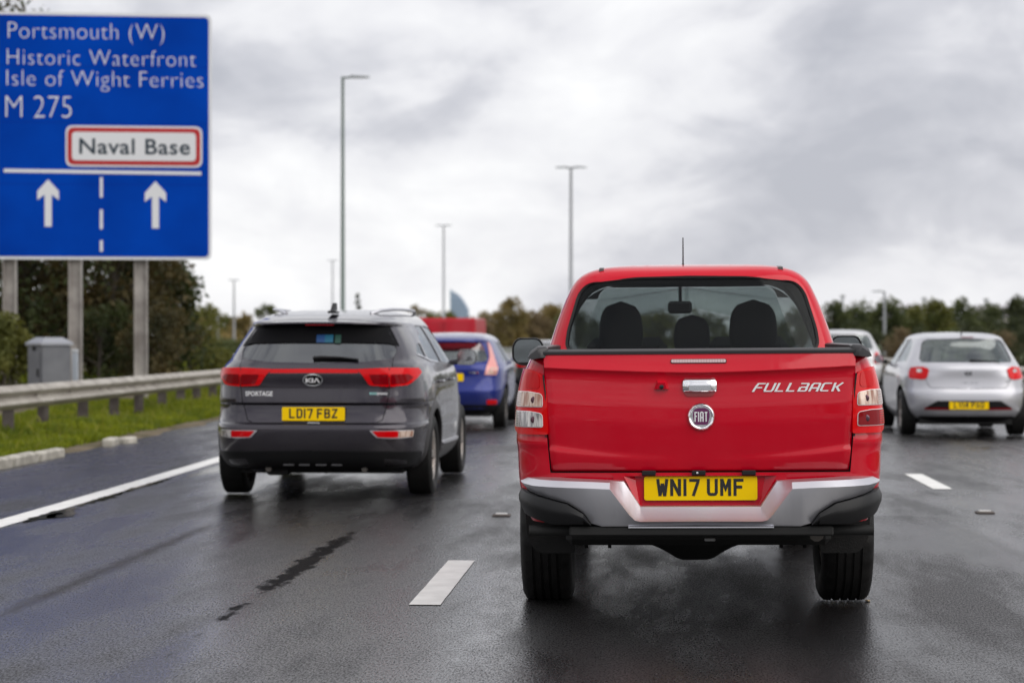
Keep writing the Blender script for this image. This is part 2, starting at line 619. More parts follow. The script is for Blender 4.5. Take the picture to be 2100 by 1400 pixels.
def panel(name, outline, fn, mat, parent, hi=0.004, lo=-0.01, step=0.06, smooth=True):
    vs, fs = solid_panel(outline, fn, hi, lo, step)
    o = mesh_obj(name, vs, fs, mat, parent)
    fix_normals(o.data)
    if smooth:
        o.data.polygons.foreach_set('use_smooth', np.ones(len(o.data.polygons), dtype=bool))
        o.data.set_sharp_from_angle(angle=R(40))
    return o
def groove(pts, fn, width=0.007, depth=0.014, closed=False, out=0.02):
    """thin solid that follows a line on a surface, to be cut out of a body"""
    n = len(pts)
    rings = []
    for i in range(n):
        a = pts[i - 1] if (i > 0 or closed) else pts[i]
        b = pts[(i + 1) % n] if (i < n - 1 or closed) else pts[i]
        d = Vector((b[0] - a[0], b[1] - a[1])).normalized()
        q = Vector((-d.y, d.x)) * width / 2
        p0, n0 = fn(pts[i][0] + q.x, pts[i][1] + q.y)
        p1, n1 = fn(pts[i][0] - q.x, pts[i][1] - q.y)
        rings.append([p0 + n0 * out, p1 + n1 * out, p1 - n1 * depth, p0 - n0 * depth])
    mb = MB()
    if closed:
        rings.append(rings[0])
        m = len(rings) - 1
        vs = [p for r in rings[:-1] for p in r]
        fs = []
        for i in range(m):
            for k in range(4):
                a, b = i * 4 + k, i * 4 + (k + 1) % 4
                c, d_ = ((i + 1) % m) * 4 + (k + 1) % 4, ((i + 1) % m) * 4 + k
                fs.append((a, b, c, d_))
        mb.add(vs, fs)
    else:
        mb.loft(rings)
    return mb.v, mb.f
def cut(o, cutters, mats_dark=1):
    """subtract solids from a body; the faces they leave get the second material"""
    tmp = []
    for vs, fs in cutters:
        c = mesh_obj('cutter', vs, fs, list(o.data.materials), o.parent, fmats=[mats_dark] * len(fs))
        fix_normals(c.data)
        tmp.append(c)
        m = o.modifiers.new('cut', 'BOOLEAN')
        m.operation = 'DIFFERENCE'
        m.object = c
        m.solver = 'MANIFOLD'
    dg = bpy.context.evaluated_depsgraph_get()
    dg.update()
    me = bpy.data.meshes.new_from_object(o.evaluated_get(dg))
    o.modifiers.clear()
    old = o.data
    o.data = me
    me.name = old.name
    bpy.data.meshes.remove(old)
    for c in tmp:
        d = c.data
        bpy.data.objects.remove(c)
        bpy.data.meshes.remove(d)
    me.polygons.foreach_set('use_smooth', np.ones(len(me.polygons), dtype=bool))
    me.set_sharp_from_angle(angle=R(28))
    return o
def cyl_cutter(x0, x1, y, z, r, seg=40):
    mb = MB()
    mb.lathe([(0.0001, x0), (r, x0), (r, x1), (0.0001, x1)], 'x', (0, y, z), seg)
    # close the tiny holes at the axis by welding
    vs, fs = [], []
    ring0 = [(x0, y + r * math.cos(2 * math.pi * k / seg), z + r * math.sin(2 * math.pi * k / seg)) for k in range(seg)]
    ring1 = [(x1, p[1], p[2]) for p in ring0]
    m2 = MB(); m2.loft([ring0, ring1])
    return m2.v, m2.f

# ------------------------------------------------------------------ lettering
def text_geo(body, shear=0.0, spacing=1.0, weight=0.0):
    c = bpy.data.curves.new('lettering', 'FONT')
    c.body = body
    c.size = 1.0
    c.space_character = spacing
    c.shear = shear
    c.offset = weight
    c.resolution_u = 4
    o = bpy.data.objects.new('lettering', c)
    COL.objects.link(o)
    dg = bpy.context.evaluated_depsgraph_get(); dg.update()
    me = bpy.data.meshes.new_from_object(o.evaluated_get(dg))
    vs = np.array([v.co[:2] for v in me.vertices]); fs = [tuple(p.vertices) for p in me.polygons]
    bpy.data.objects.remove(o); bpy.data.curves.remove(c); bpy.data.meshes.remove(me)
    return vs, fs
def lettering(name, body, x0, x1, z0, z1, fn, mat, parent, ref=None, hi=0.003, **kw):
    """text fitted to the box x0..x1; z0 baseline and z1 cap height (of ref, a string without descenders)"""
    vs, fs = text_geo(body, **kw)
    rv, _ = text_geo(ref or 'H', **{k: v for k, v in kw.items() if k != 'spacing'})
    lo, cap = rv[:, 1].min(), rv[:, 1].max()
    sx = (x1 - x0) / (vs[:, 0].max() - vs[:, 0].min()); sz = (z1 - z0) / (cap - lo)
    # one piece for each letter: join loose parts whose spans overlap (the dot of an i)
    par = list(range(len(vs)))
    def find(i):
        while par[i] != i:
            par[i] = par[par[i]]; i = par[i]
        return i
    for f in fs:
        for i in f[1:]: par[find(i)] = find(f[0])
    comps = {}
    for i in range(len(vs)): comps.setdefault(find(i), []).append(i)
    spans = sorted([[vs[c, 0].min(), vs[c, 0].max(), list(c)] for c in comps.values()], key=lambda t: t[0])
    merged = []
    for a, b, c in spans:
        if merged and a < merged[-1][1] - 0.25 * (b - a): merged[-1][1] = max(b, merged[-1][1]); merged[-1][2] += c
        else: merged.append([a, b, c])
    xmin = vs[:, 0].min()
    for a, b, c in merged:
        idx = {i: k for k, i in enumerate(c)}
        out = []
        for i in c:
            p, n = fn(x0 + (vs[i, 0] - xmin) * sx, z0 + (vs[i, 1] - lo) * sz)
            out.append(p + n * hi)
        mesh_obj(name, out, [tuple(idx[i] for i in f) for f in fs if f[0] in idx], mat, parent)

GLY = {  # number-plate strokes in a 50 x 79 box
    'W': [[(4, 79), (14, 0)], [(14, 0), (25, 58)], [(25, 58), (36, 0)], [(36, 0), (46, 79)]],
    'N': [[(7, 0), (7, 79)], [(7, 76), (43, 3)], [(43, 0), (43, 79)]],
    '1': [[(25, 0), (25, 79)]],
    '7': [[(2, 72), (43, 72), (41, 62), (20, 0)]],
    'U': [[(7, 79), (7, 16), (11, 9), (18, 7), (32, 7), (39, 9), (43, 16), (43, 79)]],
    'M': [[(7, 0), (7, 79)], [(8, 76), (25, 32), (42, 76)], [(43, 0), (43, 79)]],
    'F': [[(7, 0), (7, 79)], [(7, 72), (46, 72)], [(7, 41), (40, 41)]],
    'L': [[(7, 79), (7, 7), (46, 7)]],
    'D': [[(7, 0), (7, 79)], [(7, 72), (32, 72), (40, 68), (43, 60), (43, 19), (40, 11), (32, 7), (7, 7)]],
    'B': [[(7, 0), (7, 79)], [(7, 72), (32, 72), (40, 67), (41, 56), (38, 46), (30, 41), (7, 41)],
          [(30, 41), (39, 38), (43, 28), (43, 18), (39, 10), (30, 7), (7, 7)]],
    'Z': [[(3, 72), (42, 72), (8, 7), (47, 7)]],
    'V': [[(4, 79), (25, 4), (46, 79)]],
    '4': [[(36, 0), (36, 79)], [(34, 76), (6, 22), (48, 22)]],
    'P': [[(7, 0), (7, 79)], [(7, 72), (32, 72), (40, 68), (43, 60), (43, 46), (40, 38), (32, 34), (7, 34)]],
    'A': [[(4, 0), (25, 76), (46, 0)], [(12, 20), (38, 20)]],
    'O': [[(25, 72), (15, 71), (8, 64), (7, 56), (7, 22), (8, 15), (15, 8), (25, 7), (35, 8), (42, 15), (43, 22), (43, 56), (42, 64), (35, 71), (25, 72)]],
}
def stroke(pts, w, lift, fn, mb, T):
    n = len(pts)
    P = [Vector(p) for p in pts]
    vs = []
    for i in range(n):
        d0 = (P[i] - P[i - 1]).normalized() if i > 0 else (P[1] - P[0]).normalized()
        d1 = (P[i + 1] - P[i]).normalized() if i < n - 1 else d0
        n0, n1 = Vector((-d0.y, d0.x)), Vector((-d1.y, d1.x))
        m = (n0 + n1)
        if m.length < 1e-6: m = n0
        m.normalize()
        k = min(1.0 / max(m.dot(n0), 0.35), 2.2)
        for sg in (1, -1):
            q = P[i] + m * (sg * w / 2 * k)
            a, b = T(q.x, q.y)
            p, nn = fn(a, b)
            vs.append(p + nn * lift)
    mb.add(vs, [(2 * i, 2 * i + 1, 2 * i + 3, 2 * i + 2) for i in range(n - 1)])
def plate(parent, text, cx, cz, fn, w=0.52, h=0.111, hi=0.010):
    """yellow plate: backing, then each character as a piece of its own"""
    b = panel('number_plate', rrect(cx - w / 2, cx + w / 2, cz - h / 2, cz + h / 2, 0.012), fn, MATS['plate_yellow'], parent, hi, 0.002, 0.1, smooth=False)
    if not text: return b
    b['label'] = 'yellow number plate reading ' + text
    L = sum(0.033 if c == ' ' else (0.014 if c == '1' else 0.050) for c in text) + 0.011 * (len([c for c in text if c != ' ']) - 2)
    x = cx - L / 2
    for ch in text:
        if ch == ' ':
            x += 0.033 - 0.011
            continue
        adv = 0.014 if ch == '1' else 0.050
        off = -0.018 if ch == '1' else 0.0
        mb = MB()
        for k, st in enumerate(GLY[ch]):
            stroke(st, 14, hi + 0.0012 + 0.0004 * k, fn, mb, lambda a, c, x=x, off=off: (x + off + a / 1000.0, cz - 0.0395 + 0.004 + c / 1000.0))
        mb.build('plate_character', MATS['plate_black'], b, fix=False)
        x += adv + 0.011
    return b

# ------------------------------------------------------------------ materials shared by several things
principled('plate_yellow', (1.0, 0.65, 0.0), 0.4, 0, 0.2, spec=0.1)
principled('plate_black', (0.012, 0.011, 0.012), 0.45)
BLACK_PL = principled('black_plastic', (0.010, 0.010, 0.011), 0.45, spec=0.3)
CAP_PL = principled('bed_cap_plastic', (0.032, 0.031, 0.034), 0.4)
DARK = principled('dark_underside', (0.008, 0.008, 0.008), 0.75)
RUBBER = noise_var(principled('tyre_rubber', (0.014, 0.014, 0.014), 0.6, spec=0.25), (0.006, 0.006, 0.006), (0.013, 0.012, 0.012), 14, bump=0.2)
CHROME = principled('chrome', (0.86, 0.86, 0.88), 0.10, 1.0)
SILVER_TRIM = principled('satin_silver_trim', (0.66, 0.66, 0.70), 0.36, 0.92)
INTERIOR = principled('cabin_lining', (0.012, 0.012, 0.014), 0.8)
SEAT = principled('seat_cloth', (0.014, 0.014, 0.017), 0.9)
LENS_RED = principled('red_lamp_lens', (0.66, 0.001, 0.004), 0.25, 0, 0.4, spec=0.05)
LENS_DARKRED = principled('dark_red_lamp_lens', (0.22, 0.001, 0.005), 0.25, 0, 0.4, spec=0.05)
LENS_CLEAR = noise_var(principled('clear_lamp_lens', (0.75, 0.72, 0.68), 0.15, 0.35, 1.0), (0.28, 0.27, 0.28), (0.80, 0.76, 0.74), 45, 2, 0.42, 0.55, stretch=(1.0, 1.0, 0.2))
LENS_AMBER = noise_var(principled('amber_lamp_lens', (0.7, 0.4, 0.2), 0.18, 0.2, 1.0), (0.36, 0.16, 0.10), (0.74, 0.58, 0.48), 40, 2, 0.42, 0.55, stretch=(1.0, 1.0, 0.15))
WHITE_TRIM = principled('white_lettering', (0.8, 0.8, 0.82), 0.3)
ALLOY = noise_var(principled('alloy_wheel', (0.42, 0.38, 0.35), 0.38, 0.7), (0.30, 0.26, 0.24), (0.50, 0.46, 0.43), 9)
STEEL = noise_var(principled('galvanised_steel', (0.34, 0.34, 0.34), 0.55, 0.15), (0.30, 0.27, 0.235), (0.47, 0.44, 0.39), 3.0, 5, bump=0.05)
POST_STEEL = noise_var(principled('weathered_barrier_post', (0.10, 0.085, 0.08), 0.7, 0.2), (0.07, 0.055, 0.05), (0.14, 0.12, 0.11), 6)
GLASS_T = glass('truck_rear_glass', (0.60, 0.63, 0.63), 1.28, (0.006, 0.006, 0.007))
GLASS_S = glass('suv_rear_glass', (0.22, 0.25, 0.27), 2.8, (0.05, 0.05, 0.055))
GLASS_C = glass('car_glass', (0.84, 0.91, 0.89), 2.3)
GLASS_W = glass('windscreen_glass', (0.93, 0.96, 0.95), 1.45)
MIRROR_B = principled('bright_mirror_glass', (0.72, 0.75, 0.77), 0.03, 1.0)
MIRROR = principled('mirror_glass', (0.30, 0.33, 0.34), 0.03, 1.0)

# ------------------------------------------------------------------ the ground, the road, the verge
def strip(name, xa, xb, y0, y1, z, mat, step=4.0, nx=1, za=None):
    ys = [y0]
    while ys[-1] < y1:
        ys.append(min(y1, ys[-1] + (step if ys[-1] < 120 else step * 4)))
    vs, fs = [], []
    for y in ys:
        for i in range(nx + 1):
            x = xa + (xb - xa) * i / nx
            vs.append((x + bend(y), y, z))
    for j in range(len(ys) - 1):
        for i in range(nx):
            a = j * (nx + 1) + i
            fs.append((a, a + 1, a + nx + 2, a + nx + 1))
    o = mesh_obj(name, vs, fs, mat)
    return o

GRASS_SOIL = noise_var(principled('grass_and_soil', (0.06, 0.08, 0.025), 0.95), (0.035, 0.045, 0.016), (0.10, 0.13, 0.035), 0.9, 8, 0.3, 0.7, bump=0.6, bump_scale=20)
gp = 6000.0
g = mesh_obj('ground', [(-gp, -6000, -0.06), (gp, -6000, -0.06), (gp, 9000, -0.06), (-gp, 9000, -0.06)], [(0, 1, 2, 3)], GRASS_SOIL)
tag(g, kind='structure')

# wet asphalt
def asphalt(name, wet=1.0, tint=(1, 1, 1), marks=False):
    m = principled(name, (0.045, 0.043, 0.045), 0.5)
    b = m.node_tree.nodes['Principled BSDF']
    tc = nd(m, 'ShaderNodeTexCoord')
    ag = nd(m, 'ShaderNodeTexVoronoi'); ag.inputs['Scale'].default_value = 85.0
    lk(m, tc.outputs['Object'], ag.inputs['Vector'])
    fine = nd(m, 'ShaderNodeTexNoise'); fine.inputs['Scale'].default_value = 110.0; fine.inputs['Detail'].default_value = 4.0; fine.inputs['Roughness'].default_value = 0.75
    mpf = nd(m, 'ShaderNodeMapping'); mpf.inputs['Scale'].default_value = (1.0, 0.30, 1.0)
    lk(m, tc.outputs['Object'], mpf.inputs['Vector']); lk(m, mpf.outputs[0], fine.inputs['Vector'])
    # wide patches drawn out along the road by the wheels
    mp = nd(m, 'ShaderNodeMapping'); mp.inputs['Scale'].default_value = (1.0, 0.22, 1.0)
    lk(m, tc.outputs['Object'], mp.inputs['Vector'])
    big = nd(m, 'ShaderNodeTexNoise'); big.inputs['Scale'].default_value = 1.5; big.inputs['Detail'].default_value = 8.0; big.inputs['Roughness'].default_value = 0.62
    lk(m, mp.outputs[0], big.inputs['Vector'])
    mid = nd(m, 'ShaderNodeTexNoise'); mid.inputs['Scale'].default_value = 3.2; mid.inputs['Detail'].default_value = 6.0
    lk(m, tc.outputs['Object'], mid.inputs['Vector'])
    # base colour: binder, chippings, stains
    r1 = nd(m, 'ShaderNodeValToRGB')
    r1.color_ramp.elements[0].position, r1.color_ramp.elements[0].color = 0.42, (0.003 * tint[0], 0.0028 * tint[1], 0.003 * tint[2], 1)
    r1.color_ramp.elements[1].position, r1.color_ramp.elements[1].color = 0.68, (0.020 * tint[0], 0.0165 * tint[1], 0.018 * tint[2], 1)
    lk(m, fine.outputs['Fac'], r1.inputs['Fac'])
    r2 = nd(m, 'ShaderNodeMapRange'); r2.inputs['From Min'].default_value = 0.3; r2.inputs['From Max'].default_value = 0.7
    r2.inputs['To Min'].default_value = 0.72; r2.inputs['To Max'].default_value = 1.2
    lk(m, mid.outputs['Fac'], r2.inputs['Value'])
    mul = nd(m, 'ShaderNodeMix', data_type='RGBA', blend_type='MULTIPLY'); mul.inputs['Factor'].default_value = 1.0
    lk(m, r1.outputs[0], mul.inputs['A']); lk(m, r2.outputs[0], mul.inputs['B'])
    lk(m, mul.outputs['Result'], b.inputs['Base Color'])
    # wetness: film of water in the wide patches, broken by the chippings that stand proud of it
    wr = nd(m, 'ShaderNodeMapRange'); wr.inputs['From Min'].default_value = 0.40; wr.inputs['From Max'].default_value = 0.60
    wr.inputs['To Min'].default_value = 0.50 * wet; wr.inputs['To Max'].default_value = 1.0 * wet
    lk(m, big.outputs['Fac'], wr.inputs['Value'])
    gr = nd(m, 'ShaderNodeMapRange'); gr.inputs['From Min'].default_value = 0.40; gr.inputs['From Max'].default_value = 0.60
    gr.inputs['To Min'].default_value = 0.22; gr.inputs['To Max'].default_value = 1.85
    lk(m, fine.outputs['Fac'], gr.inputs['Value'])
    wm = nd(m, 'ShaderNodeMath', operation='MULTIPLY'); wm.use_clamp = True
    lk(m, wr.outputs[0], wm.inputs[0]); lk(m, gr.outputs[0], wm.inputs[1])
    cr = nd(m, 'ShaderNodeMapRange'); cr.inputs['From Min'].default_value = 0.38; cr.inputs['From Max'].default_value = 0.62
    cr.inputs['To Min'].default_value = 0.40; cr.inputs['To Max'].default_value = 0.16
    lk(m, big.outputs['Fac'], cr.inputs['Value']); lk(m, cr.outputs[0], b.inputs['Coat Roughness'])
    b.inputs['Coat IOR'].default_value = 2.25
    rr = nd(m, 'ShaderNodeMapRange'); rr.inputs['From Min'].default_value = 0.35; rr.inputs['From Max'].default_value = 0.65
    rr.inputs['To Min'].default_value = 0.55; rr.inputs['To Max'].default_value = 0.36
    lk(m, big.outputs['Fac'], rr.inputs['Value'])
    lk(m, rr.outputs[0], b.inputs['Roughness'])
    hs = nd(m, 'ShaderNodeMath', operation='ADD')
    lk(m, ag.outputs['Distance'], hs.inputs[0]); lk(m, fine.outputs['Fac'], hs.inputs[1])
    bp = nd(m, 'ShaderNodeBump'); bp.inputs['Strength'].default_value = 0.9; bp.inputs['Distance'].default_value = 0.008
    lk(m, hs.outputs[0], bp.inputs['Height'])
    lk(m, bp.outputs[0], b.inputs['Normal'])
    bp2 = nd(m, 'ShaderNodeBump'); bp2.inputs['Strength'].default_value = 0.16; bp2.inputs['Distance'].default_value = 0.006
    lk(m, hs.outputs[0], bp2.inputs['Height'])
    lk(m, bp2.outputs[0], b.inputs['Coat Normal'])
    b.inputs['Specular IOR Level'].default_value = 0.12
    if not marks:
        lk(m, wm.outputs[0], b.inputs['Coat Weight'])
        return m
    # marks along the left lane: worn joint, wheel track, wet streaks
    sp = nd(m, 'ShaderNodeSeparateXYZ'); lk(m, tc.outputs['Object'], sp.inputs[0])
    X, Y = sp.outputs['X'], sp.outputs['Y']
    def math_(op, a, c, clamp=False):
        n = nd(m, 'ShaderNodeMath', operation=op); n.use_clamp = clamp
        for k, q in enumerate((a, c)):
            if isinstance(q, (int, float)): n.inputs[k].default_value = q
            else: lk(m, q, n.inputs[k])
        return n.outputs[0]
    def curve(val, pts):
        """piecewise linear function of a socket"""
        lo, hi = pts[0][0], pts[-1][0]
        vmax = max(abs(v) for _, v in pts) or 1.0
        t = math_('DIVIDE', math_('SUBTRACT', val, lo), hi - lo, True)
        r_ = nd(m, 'ShaderNodeValToRGB')
        els = r_.color_ramp.elements
        for k, (q, v) in enumerate(pts):
            g_ = (v / vmax + 1) / 2
            e_ = els[0] if k == 0 else (els[-1] if k == len(pts) - 1 else els.new((q - lo) / (hi - lo)))
            e_.color = (g_, g_, g_, 1)
        lk(m, t, r_.inputs['Fac'])
        return math_('MULTIPLY', math_('SUBTRACT', math_('MULTIPLY', r_.outputs[0], 2.0), 1.0), vmax)
    mpx = nd(m, 'ShaderNodeMapping'); mpx.inputs['Scale'].default_value = (11.0, 4.5, 1.0)
    lk(m, tc.outputs['Object'], mpx.inputs['Vector'])
    tn = nd(m, 'ShaderNodeTexNoise'); tn.inputs['Scale'].default_value = 1.0; tn.inputs['Detail'].default_value = 9.0; tn.inputs['Roughness'].default_value = 0.62
    lk(m, mpx.outputs[0], tn.inputs['Vector'])
    jag = math_('SUBTRACT', tn.outputs['Fac'], 0.5)
    def band(x0, pts, amp, soft):
        d = math_('ABSOLUTE', math_('SUBTRACT', X, x0), 0.0)
        v = math_('ADD', math_('SUBTRACT', curve(Y, pts), d), math_('MULTIPLY', jag, amp))
        return math_('DIVIDE', v, soft, True)
    tar = band(-2.045, [(7.5, -0.20), (8.3, -0.05), (8.6, -0.005), (8.9, -0.05), (9.2, 0.0), (9.5, -0.01), (9.75, 0.035), (10.2, 0.045), (10.45, -0.03), (10.7, 0.015), (11.0, 0.07), (12.2, 0.085), (13.5, 0.075), (14.1, 0.03), (14.5, -0.2)], 0.26, 0.035)
    trk = band(-3.15, [(8.8, -0.1), (9.6, 0.04), (10.4, 0.09), (12.5, 0.10), (14.2, 0.08), (15.6, -0.1)], 0.16, 0.09)
    st1 = band(-2.03, [(6.0, 0.18), (8.6, 0.17), (9.9, 0.15), (10.8, 0.11), (11.5, 0.0), (12.0, -0.2)], 0.22, 0.10)
    st2 = band(-4.42, [(16.0, -0.2), (18.5, 0.02), (20.5, 0.16), (24.0, 0.14), (30.0, 0.0)], 0.25, 0.10)
    st3 = band(-0.80, [(7.8, 0.1), (9.2, 0.22), (11.0, 0.12), (12.6, -0.2)], 0.6, 0.25)
    dry = band(1.5, [(6.0, 1.0), (12.5, 0.95), (15.6, 0.75), (15.9, -0.3), (16.5, -0.4)], 0.10, 0.10)
    wet_ = math_('MAXIMUM', math_('MAXIMUM', math_('MULTIPLY', st1, 0.6), st2), math_('MULTIPLY', st3, 0.7))
    cw = math_('MAXIMUM', wm.outputs[0], wet_)
    cw = math_('MULTIPLY', cw, math_('SUBTRACT', 1.0, math_('MULTIPLY', trk, 0.75)))
    cw = math_('MULTIPLY', cw, math_('SUBTRACT', 1.0, math_('MULTIPLY', dry, 0.30)))
    cw = math_('MULTIPLY', cw, math_('SUBTRACT', 1.0, math_('MULTIPLY', tar, 0.985)))
    lk(m, cw, b.inputs['Coat Weight'])
    sm = math_('SUBTRACT', 0.16, math_('MULTIPLY', wet_, 0.10))
    lk(m, sm, bp2.inputs['Strength'])
    lk(m, math_('MULTIPLY', cr.outputs[0], math_('SUBTRACT', 1.0, math_('MULTIPLY', wet_, 0.55))), b.inputs['Coat Roughness'])
    lk(m, math_('SUBTRACT', 0.10, math_('MULTIPLY', tar, 0.08)), b.inputs['Specular IOR Level'])
    dk = nd(m, 'ShaderNodeMix', data_type='RGBA'); lk(m, tar, dk.inputs['Factor'])
    lk(m, mul.outputs['Result'], dk.inputs['A']); dk.inputs['B'].default_value = (0.004, 0.0032, 0.0035, 1)
    dk2 = nd(m, 'ShaderNodeMix', data_type='RGBA'); lk(m, math_('MULTIPLY', trk, 0.65), dk2.inputs['Factor'])
    lk(m, dk.outputs['Result'], dk2.inputs['A']); dk2.inputs['B'].default_value = (0.020, 0.015, 0.013, 1)
    lk(m, dk2.outputs['Result'], b.inputs['Base Color'])
    return m
ASPHALT = asphalt('wet_asphalt', marks=True)
ASPHALT_OLD = asphalt('shoulder_asphalt', 0.7, (1.15, 1.15, 1.2))

tag(strip('road', -4.79, 6.6, -300, 520, 0.0, ASPHALT, 3.0), kind='structure')
tag(strip('hard_shoulder', -6.75, -4.79, -300, 520, -0.004, ASPHALT_OLD, 3.0), kind='structure')
tag(strip('opposite_carriageway', 9.6, 21.0, -300, 520, -0.01, ASPHALT_OLD, 6.0), kind='structure')

# verge: rises from the edge of the shoulder to the trees
def verge_z(d, y):
    z = 0.02 + 0.13 * (1 - math.exp(-max(d, 0) / 1.2)) + 0.05 * math.sin(y * 0.7 + d) * min(1, max(d, 0)) + 0.02 * max(0.0, d - 3)
    return z
vs, fs = [], []
ysv = list(np.arange(-10, 60, 1.0)) + list(np.arange(60, 520, 8.0))
ds = [-0.06, 0.0, 0.15, 0.4, 0.8, 1.3, 2.0, 3.0, 5.0, 9.0, 15.0]
for y in ysv:
    for k, d in enumerate(ds):
        wob = 0.10 * math.sin(y * 1.9) + 0.07 * math.sin(y * 4.3 + 1) if k < 3 else 0.0
        vs.append((-6.74 + bend(y) - d + wob, y, -0.03 if k == 0 else verge_z(d, y)))
for j in range(len(ysv) - 1):
    for i in range(len(ds) - 1):
        a = j * len(ds) + i
        fs.append((a, a + len(ds), a + len(ds) + 1, a + 1))
SOIL = noise_var(principled('verge_soil', (0.09, 0.075, 0.045), 0.95), (0.075, 0.062, 0.028), (0.17, 0.13, 0.085), 1.6, 8, 0.35, 0.7, bump=0.6, bump_scale=18)
tag(mesh_obj('verge', vs, fs, SOIL, smooth=True), kind='structure')
# central reserve
tag(strip('central_reserve', 6.6, 9.6, -300, 520, 0.015, GRASS_SOIL, 6.0, 2), kind='structure')

# grass: uncountable blades on the verge
def grass_patch(name, n, x0, x1, y0, y1, hmin, hmax, zf, mat, wmin=0.006, wmax=0.014, label=None):
    x = rng.uniform(x0, x1, n); y = rng.uniform(y0, y1, n)
    clump = 0.5 + 0.5 * np.sin(x * 5.1 + np.sin(y * 2.3) * 2) * np.sin(y * 3.7 + x)
    h = hmin + (hmax - hmin) * rng.random(n) * (0.45 + 0.8 * clump)
    w = rng.uniform(wmin, wmax, n); a = rng.uniform(0, 2 * np.pi, n)
    lean = h * rng.uniform(0.1, 0.9, n); la = rng.uniform(0, 2 * np.pi, n)
    z = np.array([zf(xx, yy) for xx, yy in zip(x, y)])
    bx = np.array([bend(t) for t in y])
    V = np.zeros((n, 4, 3))
    V[:, 0] = np.stack([x + bx - w * np.cos(a), y - w * np.sin(a), z - 0.01], 1)
    V[:, 1] = np.stack([x + bx + w * np.cos(a), y + w * np.sin(a), z - 0.01], 1)
    V[:, 2] = np.stack([x + bx + lean * 0.35 * np.cos(la) + w * .7 * np.cos(a), y + lean * 0.35 * np.sin(la) + w * .7 * np.sin(a), z + h * 0.6], 1)
    V[:, 3] = np.stack([x + bx + lean * np.cos(la), y + lean * np.sin(la), z + h], 1)
    F = np.zeros((n, 2, 3), int)
    b = np.arange(n) * 4
    F[:, 0] = np.stack([b, b + 1, b + 2], 1); F[:, 1] = np.stack([b, b + 2, b + 3], 1)
    o = mesh_obj(name, V.reshape(-1, 3).tolist(), F.reshape(-1, 3).tolist(), mat)
    tag(o, label, 'grass', kind='stuff')
    return o
def leaf_mat(name, c1, c2, scale=1.2, lo=0.35, hi=0.65, c3=None):
    m = principled(name, c1, 0.6, spec=0.3)
    noise_var(m, c1, c2, scale, 6, lo, hi)
    b = m.node_tree.nodes['Principled BSDF']
    # light that passes through the thin leaf
    out = m.node_tree.nodes['Material Output']
    t = nd(m, 'ShaderNodeBsdfTranslucent'); t.inputs['Color'].default_value = (*[min(1, c * 1.5) for c in c2], 1)
    mx = nd(m, 'ShaderNodeMixShader'); mx.inputs[0].default_value = 0.25
    lk(m, b.outputs[0], mx.inputs[1]); lk(m, t.outputs[0], mx.inputs[2]); lk(m, mx.outputs[0], out.inputs['Surface'])
    return m
GRASS = leaf_mat('grass_blades', (0.055, 0.090, 0.004), (0.23, 0.26, 0.010), 1.7, 0.36, 0.66)
vz = lambda x, y: verge_z(-6.74 - x, y)
grass_patch('verge_grass', 90000, -9.6, -6.86, 17, 46, 0.02, 0.11, vz, GRASS, label='bright green grass along the verge under the barrier')
grass_patch('verge_weeds', 900, -9.4, -6.95, 17, 46, 0.08, 0.24, vz, leaf_mat('weed_stems', (0.08, 0.11, 0.012), (0.24, 0.24, 0.03), 2.2), 0.004, 0.010, label='taller straggling weeds and seed stems among the verge grass')
grass_patch('far_verge_grass', 30000, -15, -6.9, 46, 110, 0.08, 0.3, vz, GRASS, 0.015, 0.04, label='green grass on the distant left verge')
grass_patch('reserve_grass', 24000, 6.9, 9.4, 14, 80, 0.05, 0.22, lambda x, y: 0.015, leaf_mat('reserve_grass', (0.09, 0.09, 0.02), (0.20, 0.17, 0.06)), 0.01, 0.03, label='dry grass in the central reserve on the right')

# kerb stones showing through the grass
KERB = noise_var(principled('kerb_concrete', (0.42, 0.40, 0.35), 0.85), (0.30, 0.28, 0.24), (0.55, 0.52, 0.46), 7, bump=0.3)
kerb_root = tag(empty('kerb', (-6.70, 20, 0)), kind='structure')
for i, (yy, L, tip, dz) in enumerate([(20.05, 0.92, 0.0, 0.0), (20.99, 0.92, 0.01, 0.0), (21.93, 0.92, -0.01, -0.01), (24.9, 0.60, 0.10, -0.015), (25.6, 0.30, -0.3, -0.03)]):
    mb = MB(); mb.box(-0.065, 0.065, 0, L, -0.05, 0.105, bev=0.02)
    o = mb.build('kerb_stone', KERB, kerb_root, True)
    o.location = (0.02, yy - 20, dz); o.rotation_euler = (0.0, 0.05 * (i % 2), tip)

# painted lines: worn thermoplastic
PAINT = noise_var(principled('road_paint', (0.72, 0.71, 0.68), 0.45), (0.72, 0.71, 0.68), (0.88, 0.87, 0.84), 6, 6, 0.3, 0.6, bump=0.15)
def marking(name, x, w, y0, y1, n=1):
    ys = np.linspace(y0, y1, max(2, int((y1 - y0) / 0.25) + 1))
    vs, fs = [], []
    for y in ys:
        j = 0.0015
        vs += [(x - w / 2 + bend(y) + random.uniform(-j, j), y, 0.004), (x + w / 2 + bend(y) + random.uniform(-j, j), y, 0.004)]
    fs = [(2 * i, 2 * i + 1, 2 * i + 3, 2 * i + 2) for i in range(len(ys) - 1)]
    return tag(mesh_obj(name, vs, fs, PAINT), kind='structure')
marking('edge_line', -4.69, 0.20, -30, 140)
for k in range(-1, 14):
    y0 = 10.30 + 9.0 * k
    marking('lane_line', -1.13, 0.16, y0, y0 + 2.05)
    y0 = 18.40 + 9.0 * (k - 1)
    marking('lane_line', 2.62, 0.17, y0, y0 + 2.0)
marking('edge_line', 5.95, 0.20, 8, 140)

